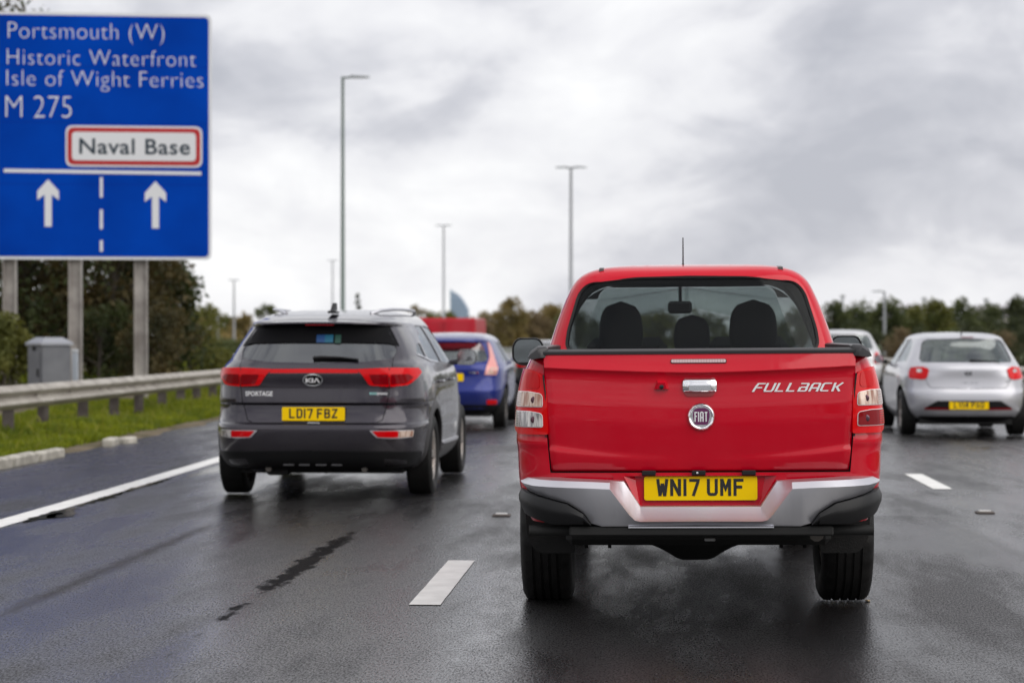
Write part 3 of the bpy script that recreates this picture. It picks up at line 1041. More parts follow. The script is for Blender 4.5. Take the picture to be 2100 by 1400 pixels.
# worn and wet marks on the left lane
def ragged(name, pts_w, z, mat, rag=0.03, seed=1, step=0.03):
    """long mark: pts_w = [(x, y, half width)], edges torn at random"""
    r = np.random.default_rng(seed)
    ys = np.arange(pts_w[0][1], pts_w[-1][1], step)
    xs = np.interp(ys, [p[1] for p in pts_w], [p[0] for p in pts_w]); ws = np.interp(ys, [p[1] for p in pts_w], [p[2] for p in pts_w])
    def nz(s):
        a = np.zeros(len(ys))
        for f, g_ in ((1.3, 0.5), (4.1, 0.5), (11.0, 0.45), (27.0, 0.4)):
            a += g_ * np.sin(ys * f * 2 + r.uniform(0, 6)) * r.uniform(0.6, 1.2)
        return a + r.normal(0, 0.4, len(ys))
    n1, n2 = nz(1), nz(2)
    vs = []
    for i, y in enumerate(ys):
        hl, hr = max(0.002, ws[i] + rag * 0.5 * n1[i]), max(0.002, ws[i] + rag * n2[i])
        vs += [(xs[i] - hl + bend(y), y, z), (xs[i] + hr + bend(y), y, z)]
    fs = [(2 * i, 2 * i + 1, 2 * i + 3, 2 * i + 2) for i in range(len(ys) - 1)]
    return tag(mesh_obj(name, vs, fs, mat), kind='structure')
PUDDLE = principled('standing_water', (0.012, 0.012, 0.014), 0.06, spec=0.6)
nb = PUDDLE.node_tree.nodes['Principled BSDF']
nz_ = nd(PUDDLE, 'ShaderNodeTexNoise'); nz_.inputs['Scale'].default_value = 14; nz_.inputs['Detail'].default_value = 3
bp_ = nd(PUDDLE, 'ShaderNodeBump'); bp_.inputs['Strength'].default_value = 0.08; bp_.inputs['Distance'].default_value = 0.01
lk(PUDDLE, nz_.outputs['Fac'], bp_.inputs['Height']); lk(PUDDLE, bp_.outputs[0], nb.inputs['Normal'])
for k, (x, y0, y1, w) in enumerate([(-4.54, 14.6, 16.0, 0.07), (-4.55, 16.1, 17.5, 0.05), (-4.55, 17.4, 19.2, 0.04), (-4.46, 15.0, 15.6, 0.10)]):
    ragged('puddle', [(x, y0, 0.01), (x, y0 + 0.3 * (y1 - y0), w), (x, y0 + 0.7 * (y1 - y0), w * .8), (x, y1, 0.01)], 0.0055, PUDDLE, 0.03, 40 + k)
# road studs between the lane lines
for (x, y), lab in (((-1.11, 15.45), 'small road stud left of the red pickup near its bumper'), ((2.58, 15.95), 'small road stud right of the red pickup behind the silver hatchback')):
    t = tag(empty('road_stud', (x + bend(y), y, 0.0)), lab, 'road stud', 'reflecting studs between the lanes')
    mb = MB(); mb.box(-0.07, 0.07, -0.06, 0.06, 0.0, 0.014, bev=0.006); mb.build('housing', POST_STEEL, t)
    mb = MB(); mb.box(-0.045, 0.045, -0.04, 0.04, 0.0145, 0.022, bev=0.003); mb.build('reflector', principled('stud_reflector', (0.6, 0.58, 0.55), 0.3, 0.4), t)
# fallen leaves on the right lane
for x, y, a, lab in ((1.83, 10.0, 0.4, 'dry tan leaf on the wet road near the right frame edge'), (1.12, 10.6, 1.5, 'small dry leaf on the wet road beside the pickup right wheel')):
    mb = MB(); mb.prism([(-0.03, 0), (-0.012, 0.012), (0.02, 0.013), (0.035, 0), (0.015, -0.014), (-0.01, -0.012)], 0.004, 0.009, 'z')
    o = mb.build('fallen_leaf', principled('dry_leaf', (0.42, 0.30, 0.16), 0.7)); o.location = (x, y, 0); o.rotation_euler = (0.1, 0.1, a)
    tag(o, lab, 'leaf', 'fallen leaves on the road')

# ------------------------------------------------------------------ crash barriers
def w_beam(zc, h=0.31, out=0.08):
    """profile across the rail: (outwards, z)"""
    p = []
    for t in np.linspace(0, 1, 25):
        z = zc + h / 2 - t * h
        k = 0.5 - 0.5 * math.cos(4 * math.pi * t)
        p.append((out * (k ** 0.75), z))
    return p
def barrier(name, x, ys, zc, side, label, post_mat, rail_drop=0.0, z_ground=0.1):
    root = tag(empty(name, (x + bend(ys[0]), ys[0], 0)), label, 'crash barrier')
    o = Vector(root.location)
    prof = w_beam(0)
    y0, y1 = ys[0] - 1.0, ys[-1] + 0.6
    rings = []
    for y in np.linspace(y0, y1, 50):
        zz = zc + rail_drop * (y - y0) / (y1 - y0)
        f = [(x + bend(y) + side * p, y, zz + z) for p, z in prof]
        b = [(x + bend(y) + side * (p - 0.006), y, zz + z) for p, z in reversed(prof)]
        rings.append([Vector(q) - o for q in f + b])
    mb = MB(); mb.loft(rings)
    mb.build('rail', STEEL, root, True, 60)
    for k, y in enumerate(ys):
        zz = zc + rail_drop * (y - y0) / (y1 - y0)
        px = x + bend(y) - side * 0.10
        mb = MB()   # Z-section post
        mb.box(px - 0.008, px + 0.008, y - 0.05, y + 0.05, z_ground - 0.12, zz + 0.10)
        mb.box(px - 0.055, px - 0.008, y - 0.05, y - 0.042, z_ground - 0.12, zz + 0.10)
        mb.box(px + 0.008, px + 0.10, y - 0.05, y - 0.042, z_ground - 0.12, zz + 0.10)
        mb.v = [tuple(Vector(q) - o) for q in mb.v]
        mb.build('post', post_mat, root)
    return root
def beam_bolts(root, x, ys, zc, side):
    o = Vector(root.location)
    for y in ys:
        mb = MB(); mb.lathe([(0.0, 0.012), (0.018, 0.008), (0.018, -0.02)], 'x', (0, 0, 0), 10)
        b = mb.build('bolt', POST_STEEL, root); b.location = Vector((x + bend(y) + side * 0.012, y, zc)) - o
        if side < 0: b.rotation_euler = (0, 0, math.pi)
pys = [15.4, 17.1, 18.8, 20.5, 22.2, 24.0, 25.7, 27.3, 29.4, 31.3, 33.0, 34.8, 36.4, 37.9, 39.6, 41.3, 43.0, 44.8]
lb = barrier('crash_barrier', -8.0, pys, 0.60, 1, 'long grey steel crash barrier on posts along the left verge', POST_STEEL, -0.06, 0.11)
beam_bolts(lb, -8.0, [24.9, 26.6, 28.3, 30.0, 31.9, 33.6, 35.4], 0.585, 1)
rb = barrier('crash_barrier', 7.6, [22 + 3.2 * k for k in range(20)], 0.62, -1, 'grey crash barrier behind the silver hatchback at right edge', POST_STEEL, 0.0, 0.06)

# ------------------------------------------------------------------ big blue sign
SIGN_BLUE = noise_var(principled('sign_blue', (0.0, 0.03, 0.45), 0.6, spec=0.04), (0.0, 0.040, 0.34), (0.0, 0.058, 0.45), 0.6)
SIGN_WHITE = principled('sign_white', (0.72, 0.73, 0.76), 0.4)
SIGN_RED = principled('sign_red', (0.45, 0.008, 0.012), 0.4)
SIGN_TXT = principled('sign_black', (0.012, 0.03, 0.05), 0.5)
SYD = 38.5
c_r = survey(434, 280, SYD)
sroot = tag(empty('direction_sign', (c_r.x, c_r.y, 0.15), R(9.5)), 'large blue motorway direction sign with white lettering on tall posts', 'road sign')
sS = FPX / (c_r.y * CY - c_r.x * SY)
_sx = Vector((math.cos(R(9.5)), math.sin(R(9.5)), 0)); _sn = Vector((-_sx.y, _sx.x, 0))
def sg(u, v):
    """sign-local coordinates (x, z) of a point of the sign surveyed at photo pixel (u, v); right edge = 0"""
    d = survey(u, v, 10.0) - EYE
    k = _sn.dot(c_r - EYE) / _sn.dot(d)
    q = EYE + d * k
    return (_sx.dot(q - c_r), q.z - 0.15)
x_l = sg(-150, 0)[0]
z_b, z_t = sg(434, 533)[1], sg(434, 31)[1]
sfn = rear_plane(0.0)
board = panel('board', rrect(x_l, 0.0, z_b, z_t, 0.12, 6), sfn, SIGN_WHITE, sroot, 0.0, -0.03, 0.8, smooth=False)
e_ = 0.055
panel('face', rrect(x_l + e_, -e_, z_b + e_, z_t - e_, 0.09, 6), sfn, SIGN_BLUE, sroot, 0.006, -0.002, 0.8, smooth=False)
for v in (140, 255, 380):
    x, z = sg(434, v)
    panel('sheet_joint', [(x_l + e_, z - 0.004), (-e_, z - 0.004), (-e_, z + 0.004), (x_l + e_, z + 0.004)], sfn, principled('sign_joint_blue', (0.0, 0.018, 0.27), 0.5, spec=0.1), sroot, 0.0075, 0.002, 0.8, smooth=False)
def sign_text(s, u0, u1, vb, vt, mat=SIGN_WHITE, hi=0.010, parent=None, **kw):
    x0, zb = sg(u0, vb); x1, zb2 = sg(u1, vb); zt = sg(u0, vt)[1]
    return lettering('letter', s, x0, x1, zb, zt, sfn, mat, parent or sroot, hi=hi, **kw)
sign_text('Portsmouth (W)', 17, 337, 78, 46, weight=-0.02, spacing=1.05)
sign_text('Historic Waterfront', 15, 402, 132, 101, weight=-0.02, spacing=1.08)
sign_text('Isle of Wight Ferries', 14, 417, 175, 144, weight=-0.02, spacing=1.05)
sign_text('M 275', 12, 147, 240, 197, weight=-0.02)
def sbox(name, u0, v0, u1, v1, mat, hi, parent=None, r=0.0):
    (x0, z0), (x1, z1) = sg(u0, v1), sg(u1, v0)
    z1 = z0 + (v1 - v0) / sS
    return panel(name, rrect(x0, x1, z0, z1, r) if r else [(x0, z0), (x1, z0), (x1, z1), (x0, z1)], sfn, mat, parent or sroot, hi, 0.004, 0.8, smooth=False)
pl = sbox('base_panel', 135, 258, 415, 342, SIGN_WHITE, 0.012, None, 0.14)
sbox('panel_border', 139, 262, 411, 338, SIGN_RED, 0.016, pl, 0.12)
sbox('panel_face', 148, 271, 402, 329, SIGN_WHITE, 0.020, pl, 0.08)
sign_text('Naval Base', 163, 390, 316, 284, SIGN_TXT, 0.024, pl, weight=0.016, spacing=1.06)
(xa, za), (xb, zb) = sg(8, 350), sg(413, 356)
panel('divider_line', [(xa, za - 0.033), (xb, zb - 0.033), (xb, zb + 0.033), (xa, za + 0.033)], sfn, SIGN_WHITE, sroot, 0.012, 0.004, 0.8, smooth=False)
for u, v in ((99, 368), (319, 372)):
    x, zt = sg(u, v); k = 1.0 / sS
    p = [(-7, -96), (7, -96), (7, -40), (21.5, -27), (21.5, -44 + 3), (21.5, -25), (0, 0), (-21.5, -25), (-21.5, -41), (-7, -31)]
    p = [(-7, -96), (7, -96), (7, -31), (21.5, -42), (21.5, -24), (0, 0), (-21.5, -24), (-21.5, -42), (-7, -31)]
    panel('arrow', [(x + a * k, zt + b * k) for a, b in p], sfn, SIGN_WHITE, sroot, 0.012, 0.004, 0.8, smooth=False)
for v0, v1 in ((364, 405), (430, 470), (493, 516)):
    sbox('lane_dash', 205, v0, 211, v1, SIGN_WHITE, 0.012)
for v in (105, 235, 365, 480):   # rear stiffening rails
    x, z = sg(300, v)
    mb = MB(); mb.box(x_l + 0.1, -0.1, 0.03, 0.07, z - 0.03, z + 0.03); mb.build('rail', STEEL, sroot)
POLE_ST = noise_var(principled('sign_post_steel', (0.30, 0.28, 0.27), 0.6, 0.35), (0.26, 0.235, 0.22), (0.52, 0.49, 0.46), 1.8, 7)
for u in (-118, 18, 153, 288):
    x = sg(u, 535)[0]
    mb = MB()   # universal-column post, flanges square to the board
    mb.box(x - 0.125, x - 0.108, 0.075, 0.30, -0.4, z_t - 0.3)
    mb.box(x + 0.100, x + 0.117, 0.075, 0.30, -0.4, z_t - 0.3)
    mb.box(x - 0.108, x + 0.100, 0.18, 0.195, -0.4, z_t - 0.3)
    mb.build('post', POLE_ST, sroot)

# ------------------------------------------------------------------ roadside cabinet and marker post
CAB_G = noise_var(principled('cabinet_grey', (0.13, 0.135, 0.15), 0.5), (0.11, 0.115, 0.13), (0.16, 0.165, 0.18), 2, bump=0.05)
cl = survey(101, 786, 34.5)
t = tag(empty('roadside_cabinet', (cl.x, cl.y, 0.25), R(-46)), 'grey metal roadside cabinet with a hipped lid behind the barrier', 'cabinet')
mb = MB(); mb.box(-0.27, 0.27, -0.27, 0.27, 0, 0.95, bev=0.012); mb.build('body', CAB_G, t)
mb = MB(); r0 = [(-0.30, -0.30, 0.955), (0.30, -0.30, 0.955), (0.30, 0.30, 0.955), (-0.30, 0.30, 0.955)]
r1 = [(x, y, 0.995) for x, y, _ in r0]; r2 = [(x * 0.55, y * 0.55, 1.09) for x, y, _ in r0]
mb.loft([r0, r1, r2]); mb.build('lid', principled('cabinet_lid', (0.30, 0.31, 0.34), 0.5), t)
mb = MB(); mb.box(-0.20, 0.20, -0.285, -0.271, 0.08, 0.85, bev=0.005); dr = mb.build('door', CAB_G, t)
mb = MB(); mb.box(0.13, 0.16, -0.31, -0.286, 0.42, 0.56, bev=0.005); mb.build('handle', BLACK_PL, dr)
mb = MB(); mb.box(-0.06, 0.02, -0.295, -0.271, 0.86, 0.94, bev=0.005); mb.build('hasp', BLACK_PL, t)
mp_ = survey(154, 780, 35.2)
t = tag(empty('marker_post', (mp_.x, mp_.y, 0.2)), 'short pale plastic marker post beside the grey cabinet', 'marker post')
mb = MB(); mb.box(-0.05, 0.05, -0.03, 0.03, -0.2, 0.86, bev=0.01); mb.build('shaft', principled('pale_plastic', (0.42, 0.46, 0.52), 0.5), t)
mb = MB(); mb.box(-0.055, 0.055, -0.036, 0.036, 0.865, 0.93, bev=0.012); mb.build('cap', principled('post_cap', (0.5, 0.52, 0.55), 0.5), t)

# ------------------------------------------------------------------ street lamps
LAMP_ST = principled('lamp_column_green', (0.16, 0.20, 0.185), 0.5, 0.3)
LAMP_GR = principled('lamp_column_grey', (0.33, 0.34, 0.36), 0.5, 0.3)
def lamp(u, v_top, Y, arms, rad, mat, label, arm_len, group='tall street lamps', lean=0.0):
    p = survey(u, v_top, Y)
    h = p.z
    t = tag(empty('street_lamp', (p.x, p.y, 0)), label, 'street lamp', group)
    mb = MB(); mb.tube([(0, 0, -0.1), (0, 0, h * 0.18), (0.0, 0, h * 0.185), (lean, 0, h)], [rad * 1.35, rad * 1.3, rad, rad * 0.62], 12)
    mb.build('column', mat, t, True)
    for s in arms:
        mb = MB(); mb.tube([(lean, 0, h - 0.05), (lean + s * 0.3 * arm_len, 0, h - 0.02)], rad * 0.45, 8); a = mb.build('bracket', mat, t, True)
        mb = MB()
        x0, x1 = lean + s * 0.28 * arm_len, lean + s * arm_len
        rings = []
        for k, q in enumerate(np.linspace(0, 1, 7)):
            w = 0.16 * math.sqrt(max(0.05, 1 - (2 * q - 1) ** 4)); hh = 0.11 * (1 - 0.45 * q)
            x = x0 + (x1 - x0) * q
            rings.append([(x, -w, h - 0.05), (x, w, h - 0.05), (x, w * 0.8, h - 0.05 + hh), (x, -w * 0.8, h - 0.05 + hh)])
        mb.loft(rings); mb.build('lantern', principled('lantern_housing', (0.28, 0.30, 0.31), 0.5), t)
    return t
lamp(703, 158, 84, (1,), 0.10, LAMP_ST, 'tallest green street lamp with one arm, left of the frame centre', 1.12)
lamp(1171, 343, 129, (-1, 1), 0.14, LAMP_GR, 'twin arm street lamp rising just left of the red pickup cab', 1.0)
lamp(910, 462, 197, (-1, 1), 0.13, LAMP_GR, 'twin arm street lamp beside the distant glass tower', 0.8)
lamp(682, 534, 286, (-1, 1), 0.14, LAMP_GR, 'faint distant twin arm lamp just left of the tallest lamp', 0.8)
lamp(480, 574, 200, (-1, 1), 0.12, LAMP_GR, 'pale twin arm lamp left of the grey car, before low trees', 0.6)
lamp(446, 650, 160, (), 0.11, LAMP_GR, 'short plain pole at left, before the low autumn trees', 0.5)
lamp(1814, 597, 120, (-1,), 0.10, LAMP_GR, 'street lamp with one arm between the red pickup and silver hatchback', 0.72)
for u, v, lab in ((1728, 605, 'faint thin mast above the trees, nearest the red pickup cab'), (1895, 610, 'faint thin mast above the trees over the silver hatchback'), (2022, 612, 'faint thin mast above the trees at far right')):
    p = survey(u, v, 420)
    t = tag(empty('mast', (p.x, p.y, 0)), lab, 'mast', 'thin masts behind the right trees')
    mb = MB(); mb.tube([(0, 0, 0), (0, 0, p.z)], [0.30, 0.2], 8); mb.build('pole', LAMP_GR, t)
    mb = MB(); mb.box(-0.5, 0.5, -0.2, 0.2, p.z - 0.5, p.z); mb.build('head', LAMP_GR, t)

# ------------------------------------------------------------------ far buildings
tp = survey(940, 660, 3000)
t = tag(empty('tower', (tp.x, tp.y, 0)), 'distant blue glass tower with a sweeping curved roof', 'tower')
k3 = 3000 / FPX
TOW = principled('tower_glass', (0.30, 0.38, 0.50), 0.5, 0.0)
prof = [(-16 * k3, 0), (-16 * k3, 68.0), (-14 * k3, 68.5)]
for q in np.linspace(0, 1, 10):
    prof.append(((-14 + 33 * q) * k3, 68.5 - 33 * (q ** 1.9) * 0.78 - 2))
prof.append((19 * k3, 0))
mb = MB(); mb.prism(prof, 0, 26, 'y'); mb.build('facade', TOW, t)
for k in range(7):
    z = 10 + 7.0 * k
    xr = 18 * k3 if z < 38 else (-14 + 33 * ((66.5 - z) / 25.7) ** 0.526) * k3 - 0.6
    mb = MB(); mb.box(-15.4 * k3, xr, -0.5, -0.02, z, z + 2.6); mb.build('window_band', principled('tower_band', (0.26, 0.34, 0.46), 0.35), t)
mb = MB(); mb.box(-17.2 * k3, -16.05 * k3, -1, 20, 0, 70); mb.build('fin', principled('tower_fin', (0.38, 0.50, 0.56), 0.5), t)
for u0, u1, v, lab in ((1832, 1915, 624, 'long low pale building roof behind the trees, above the silver hatchback'), (2015, 2110, 626, 'long low pale building behind trees at far right')):
    p0, p1 = survey(u0, v, 520), survey(u1, v, 520)
    t = tag(empty('warehouse', ((p0.x + p1.x) / 2, 520, 0)), lab, 'building', 'low buildings behind the right trees')
    w = (p1.x - p0.x) / 2
    mb = MB(); mb.box(-w, w, 0, 25, 0, p0.z - 0.8); mb.build('wall', principled('pale_cladding', (0.48, 0.44, 0.46), 0.7), t)
    mb = MB(); mb.prism([(-0.6, p0.z - 0.8), (25.6, p0.z - 0.8), (12.5, p0.z + 0.3)], -w - 0.4, w + 0.4, 'x'); mb.build('roof', principled('pale_roof', (0.55, 0.53, 0.56), 0.6), t)
    for i in range(6):
        x = -w + (i + 0.5) * 2 * w / 6
        mb = MB(); mb.box(x - w / 11, x + w / 11, -0.12, -0.005, p0.z - 3.2, p0.z - 1.4); mb.build('window', principled('far_window', (0.12, 0.14, 0.17), 0.2), t)

# ------------------------------------------------------------------ trees
BARK = noise_var(principled('bark', (0.06, 0.048, 0.038), 0.9), (0.03, 0.024, 0.02), (0.10, 0.085, 0.07), 6, bump=0.6)
LEAF = {
    'dark': leaf_mat('dark_leaves', (0.014, 0.024, 0.009), (0.060, 0.075, 0.020), 1.1),
    'brown': leaf_mat('brown_green_leaves', (0.022, 0.026, 0.010), (0.115, 0.085, 0.030), 0.9),
    'olive': leaf_mat('olive_leaves', (0.045, 0.060, 0.014), (0.17, 0.165, 0.035), 0.45),
    'autumn': leaf_mat('autumn_leaves', (0.085, 0.075, 0.025), (0.26, 0.19, 0.065), 0.4),
    'green': leaf_mat('mid_green_leaves', (0.034, 0.050, 0.018), (0.12, 0.135, 0.045), 0.4),
    'deep': leaf_mat('deep_green_leaves', (0.024, 0.034, 0.016), (0.075, 0.085, 0.034), 0.5),
    'rust': leaf_mat('rust_brown_leaves', (0.10, 0.072, 0.038), (0.21, 0.155, 0.08), 0.5),
}
def leaf_mesh(centres, n, spread, size, r):
    """many small bent leaf faces scattered about clump centres"""
    ci = r.integers(0, len(centres), n)
    C = centres[ci, :3]
    rad = centres[ci, 3]
    d = r.normal(0, 1, (n, 3)); d /= np.linalg.norm(d, axis=1)[:, None]
    P = C + d * (rad * spread * r.random(n) ** 0.45)[:, None]
    a = r.normal(0, 1, (n, 3)); a /= np.linalg.norm(a, axis=1)[:, None]
    b = np.cross(a, r.normal(0, 1, (n, 3))); b /= np.linalg.norm(b, axis=1)[:, None] + 1e-9
    s = size * r.uniform(0.6, 1.3, n)
    V = np.zeros((n, 4, 3))
    V[:, 0] = P - a * s[:, None]
    V[:, 1] = P + b * (s * 0.5)[:, None]
    V[:, 2] = P + a * s[:, None]
    V[:, 3] = P - b * (s * 0.5)[:, None] + np.cross(a, b) * (s * 0.15)[:, None]
    base = np.arange(n) * 4
    F = np.stack([base, base + 1, base + 2, base + 3], 1)
    return V.reshape(-1, 3), F
def tree(name, loc, h, rad, trunk_h, kind, label, group, n=6000, leaf=0.12, clumps=46, seed=0, crown_low=0.25, cone=False, gaps=1.0, extra=None, skew=0.0):
    r = np.random.default_rng(seed)
    t = tag(empty(name, loc), label, 'tree' if 'tree' in name else 'bush', group)
    # limbs
    mb = MB()
    tr = 0.035 * h
    lean = r.normal(0, 0.03 * h, 2)
    top = Vector((lean[0], lean[1], h * 0.8))
    mb.tube([(0, 0, -0.2), (lean[0] * .2, lean[1] * .2, trunk_h * 0.6), (lean[0] * .5, lean[1] * .5, h * 0.45), top], [tr, tr * .8, tr * .5, tr * .12], 8)
    cs = []
    for k in range(clumps):
        q = r.random()
        z = h * (crown_low + (0.97 - crown_low) * q)
        if cone:
            rr = rad * (1.02 - q) ** 0.7
        else:
            e = (q - 0.42) / 0.58 if q > 0.42 else (0.42 - q) / 0.55
            rr = rad * math.sqrt(max(0.04, 1 - e * e))
        a = r.uniform(0, 2 * math.pi)
        rho = rr * math.sqrt(r.uniform(0.10, 1.0)) * 0.88
        cr = rad * r.uniform(0.20, 0.36) * (0.7 if cone else 1.0)
        cs.append((lean[0] * q + rho * math.cos(a) + skew * q, lean[1] * q + rho * math.sin(a), z - 0.1 * cr, cr))
    if extra:
        cs += extra
    for k in range(0, clumps, 3):
        c = cs[k]
        z0 = max(trunk_h * 0.5, c[2] * 0.62)
        mb.tube([(lean[0] * .4, lean[1] * .4, z0), ((c[0]) * .55, (c[1]) * .55, (z0 + c[2]) / 2 + 0.1 * h * r.random()), (c[0], c[1], c[2])], [tr * .32, tr * .2, tr * .05], 5)
    mb.build('trunk', BARK, t, True)
    V, F = leaf_mesh(np.array(cs), n, gaps, leaf, r)
    o = mesh_obj('crown', V.tolist(), F.tolist(), LEAF[kind], t)
    return t

# dense trees behind the sign
TL = [  # u centre, Y, height, radius, kind, label
    (-60, 47, 9.6, 3.2, 'dark', 'dark tree at the left frame edge behind the sign'),
    (60, 49, 9.0, 2.6, 'brown', 'brown green tree behind the sign, above the grey cabinet'),
    (130, 52, 7.2, 2.3, 'dark', 'dark tree behind the sign, right of the grey cabinet'),
    (225, 50, 5.4, 1.9, 'brown', 'brown tinged tree behind the sign, between its right two posts'),
    (300, 53, 3.5, 1.6, 'dark', 'dark leafy tree reaching out below the sign right corner'),
]
for i, (u, Y, h, rad, kind, lab) in enumerate(TL):
    p = survey(u, 800, Y)
    ex = []
    if i == 1:
        q = survey(84, 8, Y) - p
        ex = [(q.x, 0, 10.15, 0.28), (q.x - 0.05, 0, 9.85, 0.12), (q.x + 0.1, 0, 9.7, 0.1)]
    if i == 4:
        for uu, vv, rr in ((352, 560, 0.42), (376, 580, 0.30), (340, 600, 0.5), (365, 548, 0.3), (330, 640, 0.6), (372, 720, 0.6), (340, 690, 0.7), (380, 612, 0.2)):
            q = survey(uu, vv, Y) - p
            ex.append((q.x, random.uniform(-.5, .5), EYE.z + (q.z + p.z - EYE.z) - 0.1, rr))
    tree('dense_tree', (p.x, Y, 0.1), h, rad, 1.6, kind, lab, 'trees behind the blue sign', 12000, 0.085, 60, 100 + i, 0.12, gaps=1.25, extra=ex, skew=-0.3 if i == 4 else 0)
# bushes along the fence line under the trees
for i, (u, Y, h, rad, kind, lab) in enumerate([
    (8, 37.5, 1.55, 0.75, 'olive', 'leafy bush at the left frame edge beside the cabinet'),
    (200, 47.0, 1.9, 1.4, 'dark', 'dark bush behind the barrier, between two sign posts'),
    (330, 46.5, 1.8, 1.2, 'brown', 'brownish bush right of the right sign post'),
    (388, 56.0, 2.2, 1.3, 'olive', 'olive bush where the dense trees end, behind the barrier'),
    (425, 75.0, 0.85, 1.5, 'green', 'low green hedge bush behind the barrier, left of the grey car'),
    (465, 85.0, 0.9, 1.6, 'green', 'low hedge bush just left of the grey car')]):
    p = survey(u, 790, Y)
    tree('roadside_bush', (p.x, Y, 0.1), h, rad, 0.3, kind, lab, 'bushes behind the left barrier', 3500, 0.06 if Y < 60 else 0.09, 26, 200 + i, 0.05, gaps=1.15)
# low trees left of the grey car
def row(spec, Y, name, group, seed, n=2600, leaf=None, low=0.02):
    for i, (u, v, wpx, kind, lab) in enumerate(spec):
        YY = Y * (1 + 0.06 * ((i * 7) % 5 - 2) / 2)
        p = survey(u, v, YY)
        rad = wpx / 2 / FPX * YY * 1.15
        tree(name, (p.x, YY, -0.05), p.z + 0.3, rad, p.z * 0.25, kind, lab, group, n, leaf or rad * 0.085, 40, seed + i, low, gaps=1.2)
row([(395, 652, 70, 'autumn', 'yellowing low tree nearest the dense trees at left'),
     (425, 634, 80, 'olive', 'round topped olive tree left of the pale lamp'),
     (468, 655, 70, 'olive', 'olive tree behind the pale twin arm lamp'),
     (505, 652, 75, 'autumn', 'low autumn tree left of the grey car roof'),
     (548, 630, 60, 'green', 'dark green tree touching the grey car roof left end'),
     (440, 690, 110, 'autumn', 'yellow brown shrub mass below the round olive tree'),
     (520, 690, 90, 'green', 'green shrub mass left of the grey car rear window'),
     (590, 660, 90, 'olive', 'olive tree hidden behind the grey car roof')], 310, 'low_tree', 'low trees left of the grey car', 300)
tp = survey(733, 600, 300)
tree('conifer_tree', (tp.x, 300, 0), tp.z, 1.35, 1, 'dark', 'small dark pointed conifer tree above the grey car roof', None, 2500, 0.16, 40, 350, 0.02, cone=True)
row([(858, 628, 46, 'autumn', 'small rounded autumn tree above the grey car roof right end'),
     (885, 648, 60, 'olive', 'olive tree behind the red lorry left end'),
     (918, 642, 60, 'olive', 'green tree below the distant tower'),
     (965, 660, 60, 'autumn', 'autumn tree behind the red lorry right end'),
     (1012, 640, 70, 'autumn', 'yellowing tree above the gap between blue hatchback and pickup'),
     (1048, 618, 76, 'autumn', 'pale airy autumn tree left of the red pickup cab'),
     (1095, 650, 80, 'rust', 'rusty brown tree left of the pickup door mirror'),
     (1135, 632, 80, 'autumn', 'yellow green tree touching the red pickup cab'),
     (1000, 668, 100, 'rust', 'brown shrub mass right of the blue hatchback roof'),
     (1070, 668, 120, 'rust', 'brown shrub mass behind the pickup door mirror'),
     (1180, 650, 90, 'green', 'green tree behind the red pickup cab windows')], 280, 'mid_tree', 'autumn trees in the middle distance', 400)
row([(1260, 648, 110, 'green', 'green tree seen through the pickup cab, left'),
     (1350, 652, 110, 'olive', 'olive tree seen through the pickup cab, middle'),
     (1450, 650, 110, 'green', 'green tree seen through the pickup cab, right of middle'),
     (1560, 652, 110, 'olive', 'olive tree seen through the pickup cab, far right'),
     (1640, 645, 100, 'green', 'green tree behind the pickup cab right pillar')], 230, 'mid_tree', 'trees behind the pickup cab', 450, 1500)
row([(1706, 622, 66, 'green', 'green tree right beside the red pickup cab'),
     (1770, 628, 90, 'green', 'green tree above the half hidden silver hatchback'),
     (1740, 645, 80, 'olive', 'olive tinted tree right of the red pickup cab'),
     (1822, 622, 80, 'green', 'green tree right behind the single arm lamp'),
     (1880, 636, 80, 'olive', 'yellow topped tree left over the near silver hatchback'),
     (1915, 624, 70, 'olive', 'olive topped tree over the near silver hatchback roof left'),
     (1972, 623, 90, 'green', 'square topped green tree over the near silver hatchback aerial'),
     (2030, 628, 70, 'green', 'green tree over the near silver hatchback roof right'),
     (2085, 618, 80, 'deep', 'tall dark tree at the right frame edge'),
     (2130, 630, 80, 'deep', 'dark tree cut by the right frame edge'),
     (1725, 672, 110, 'deep', 'dark lower bush right of the pickup cab'),
     (1790, 676, 110, 'deep', 'dark lower bush behind the single arm lamp'),
     (1850, 672, 110, 'deep', 'dark lower bush left of the near silver hatchback'),
     (1930, 668, 120, 'deep', 'dark lower bush behind the near silver hatchback roof'),
     (2010, 666, 120, 'deep', 'dark lower bush right behind the near silver hatchback'),
     (2090, 672, 110, 'deep', 'dark lower bush at the right frame edge')], 200, 'hedge_tree', 'trees along the right side', 500, 3000)

row([(1690 + 52 * k, 683 + (k * 5) % 9, 74, ('deep', 'green', 'deep', 'rust')[k % 4], 'low %s roadside bush on the right, %s' % (('dark', 'green', 'dense', 'brown')[k % 4], w)) for k, w in enumerate(
    ['touching the pickup cab', 'above the pickup bed corner', 'right of the single arm lamp', 'left of the near silver hatchback', 'behind the near silver hatchback left pillar', 'behind the near silver hatchback window', 'behind the near silver hatchback right pillar', 'right of the near silver hatchback', 'cut by the right frame edge'])],
    95, 'roadside_bush', 'low bushes on the right side', 700, 2200, 0.07, 0.0)

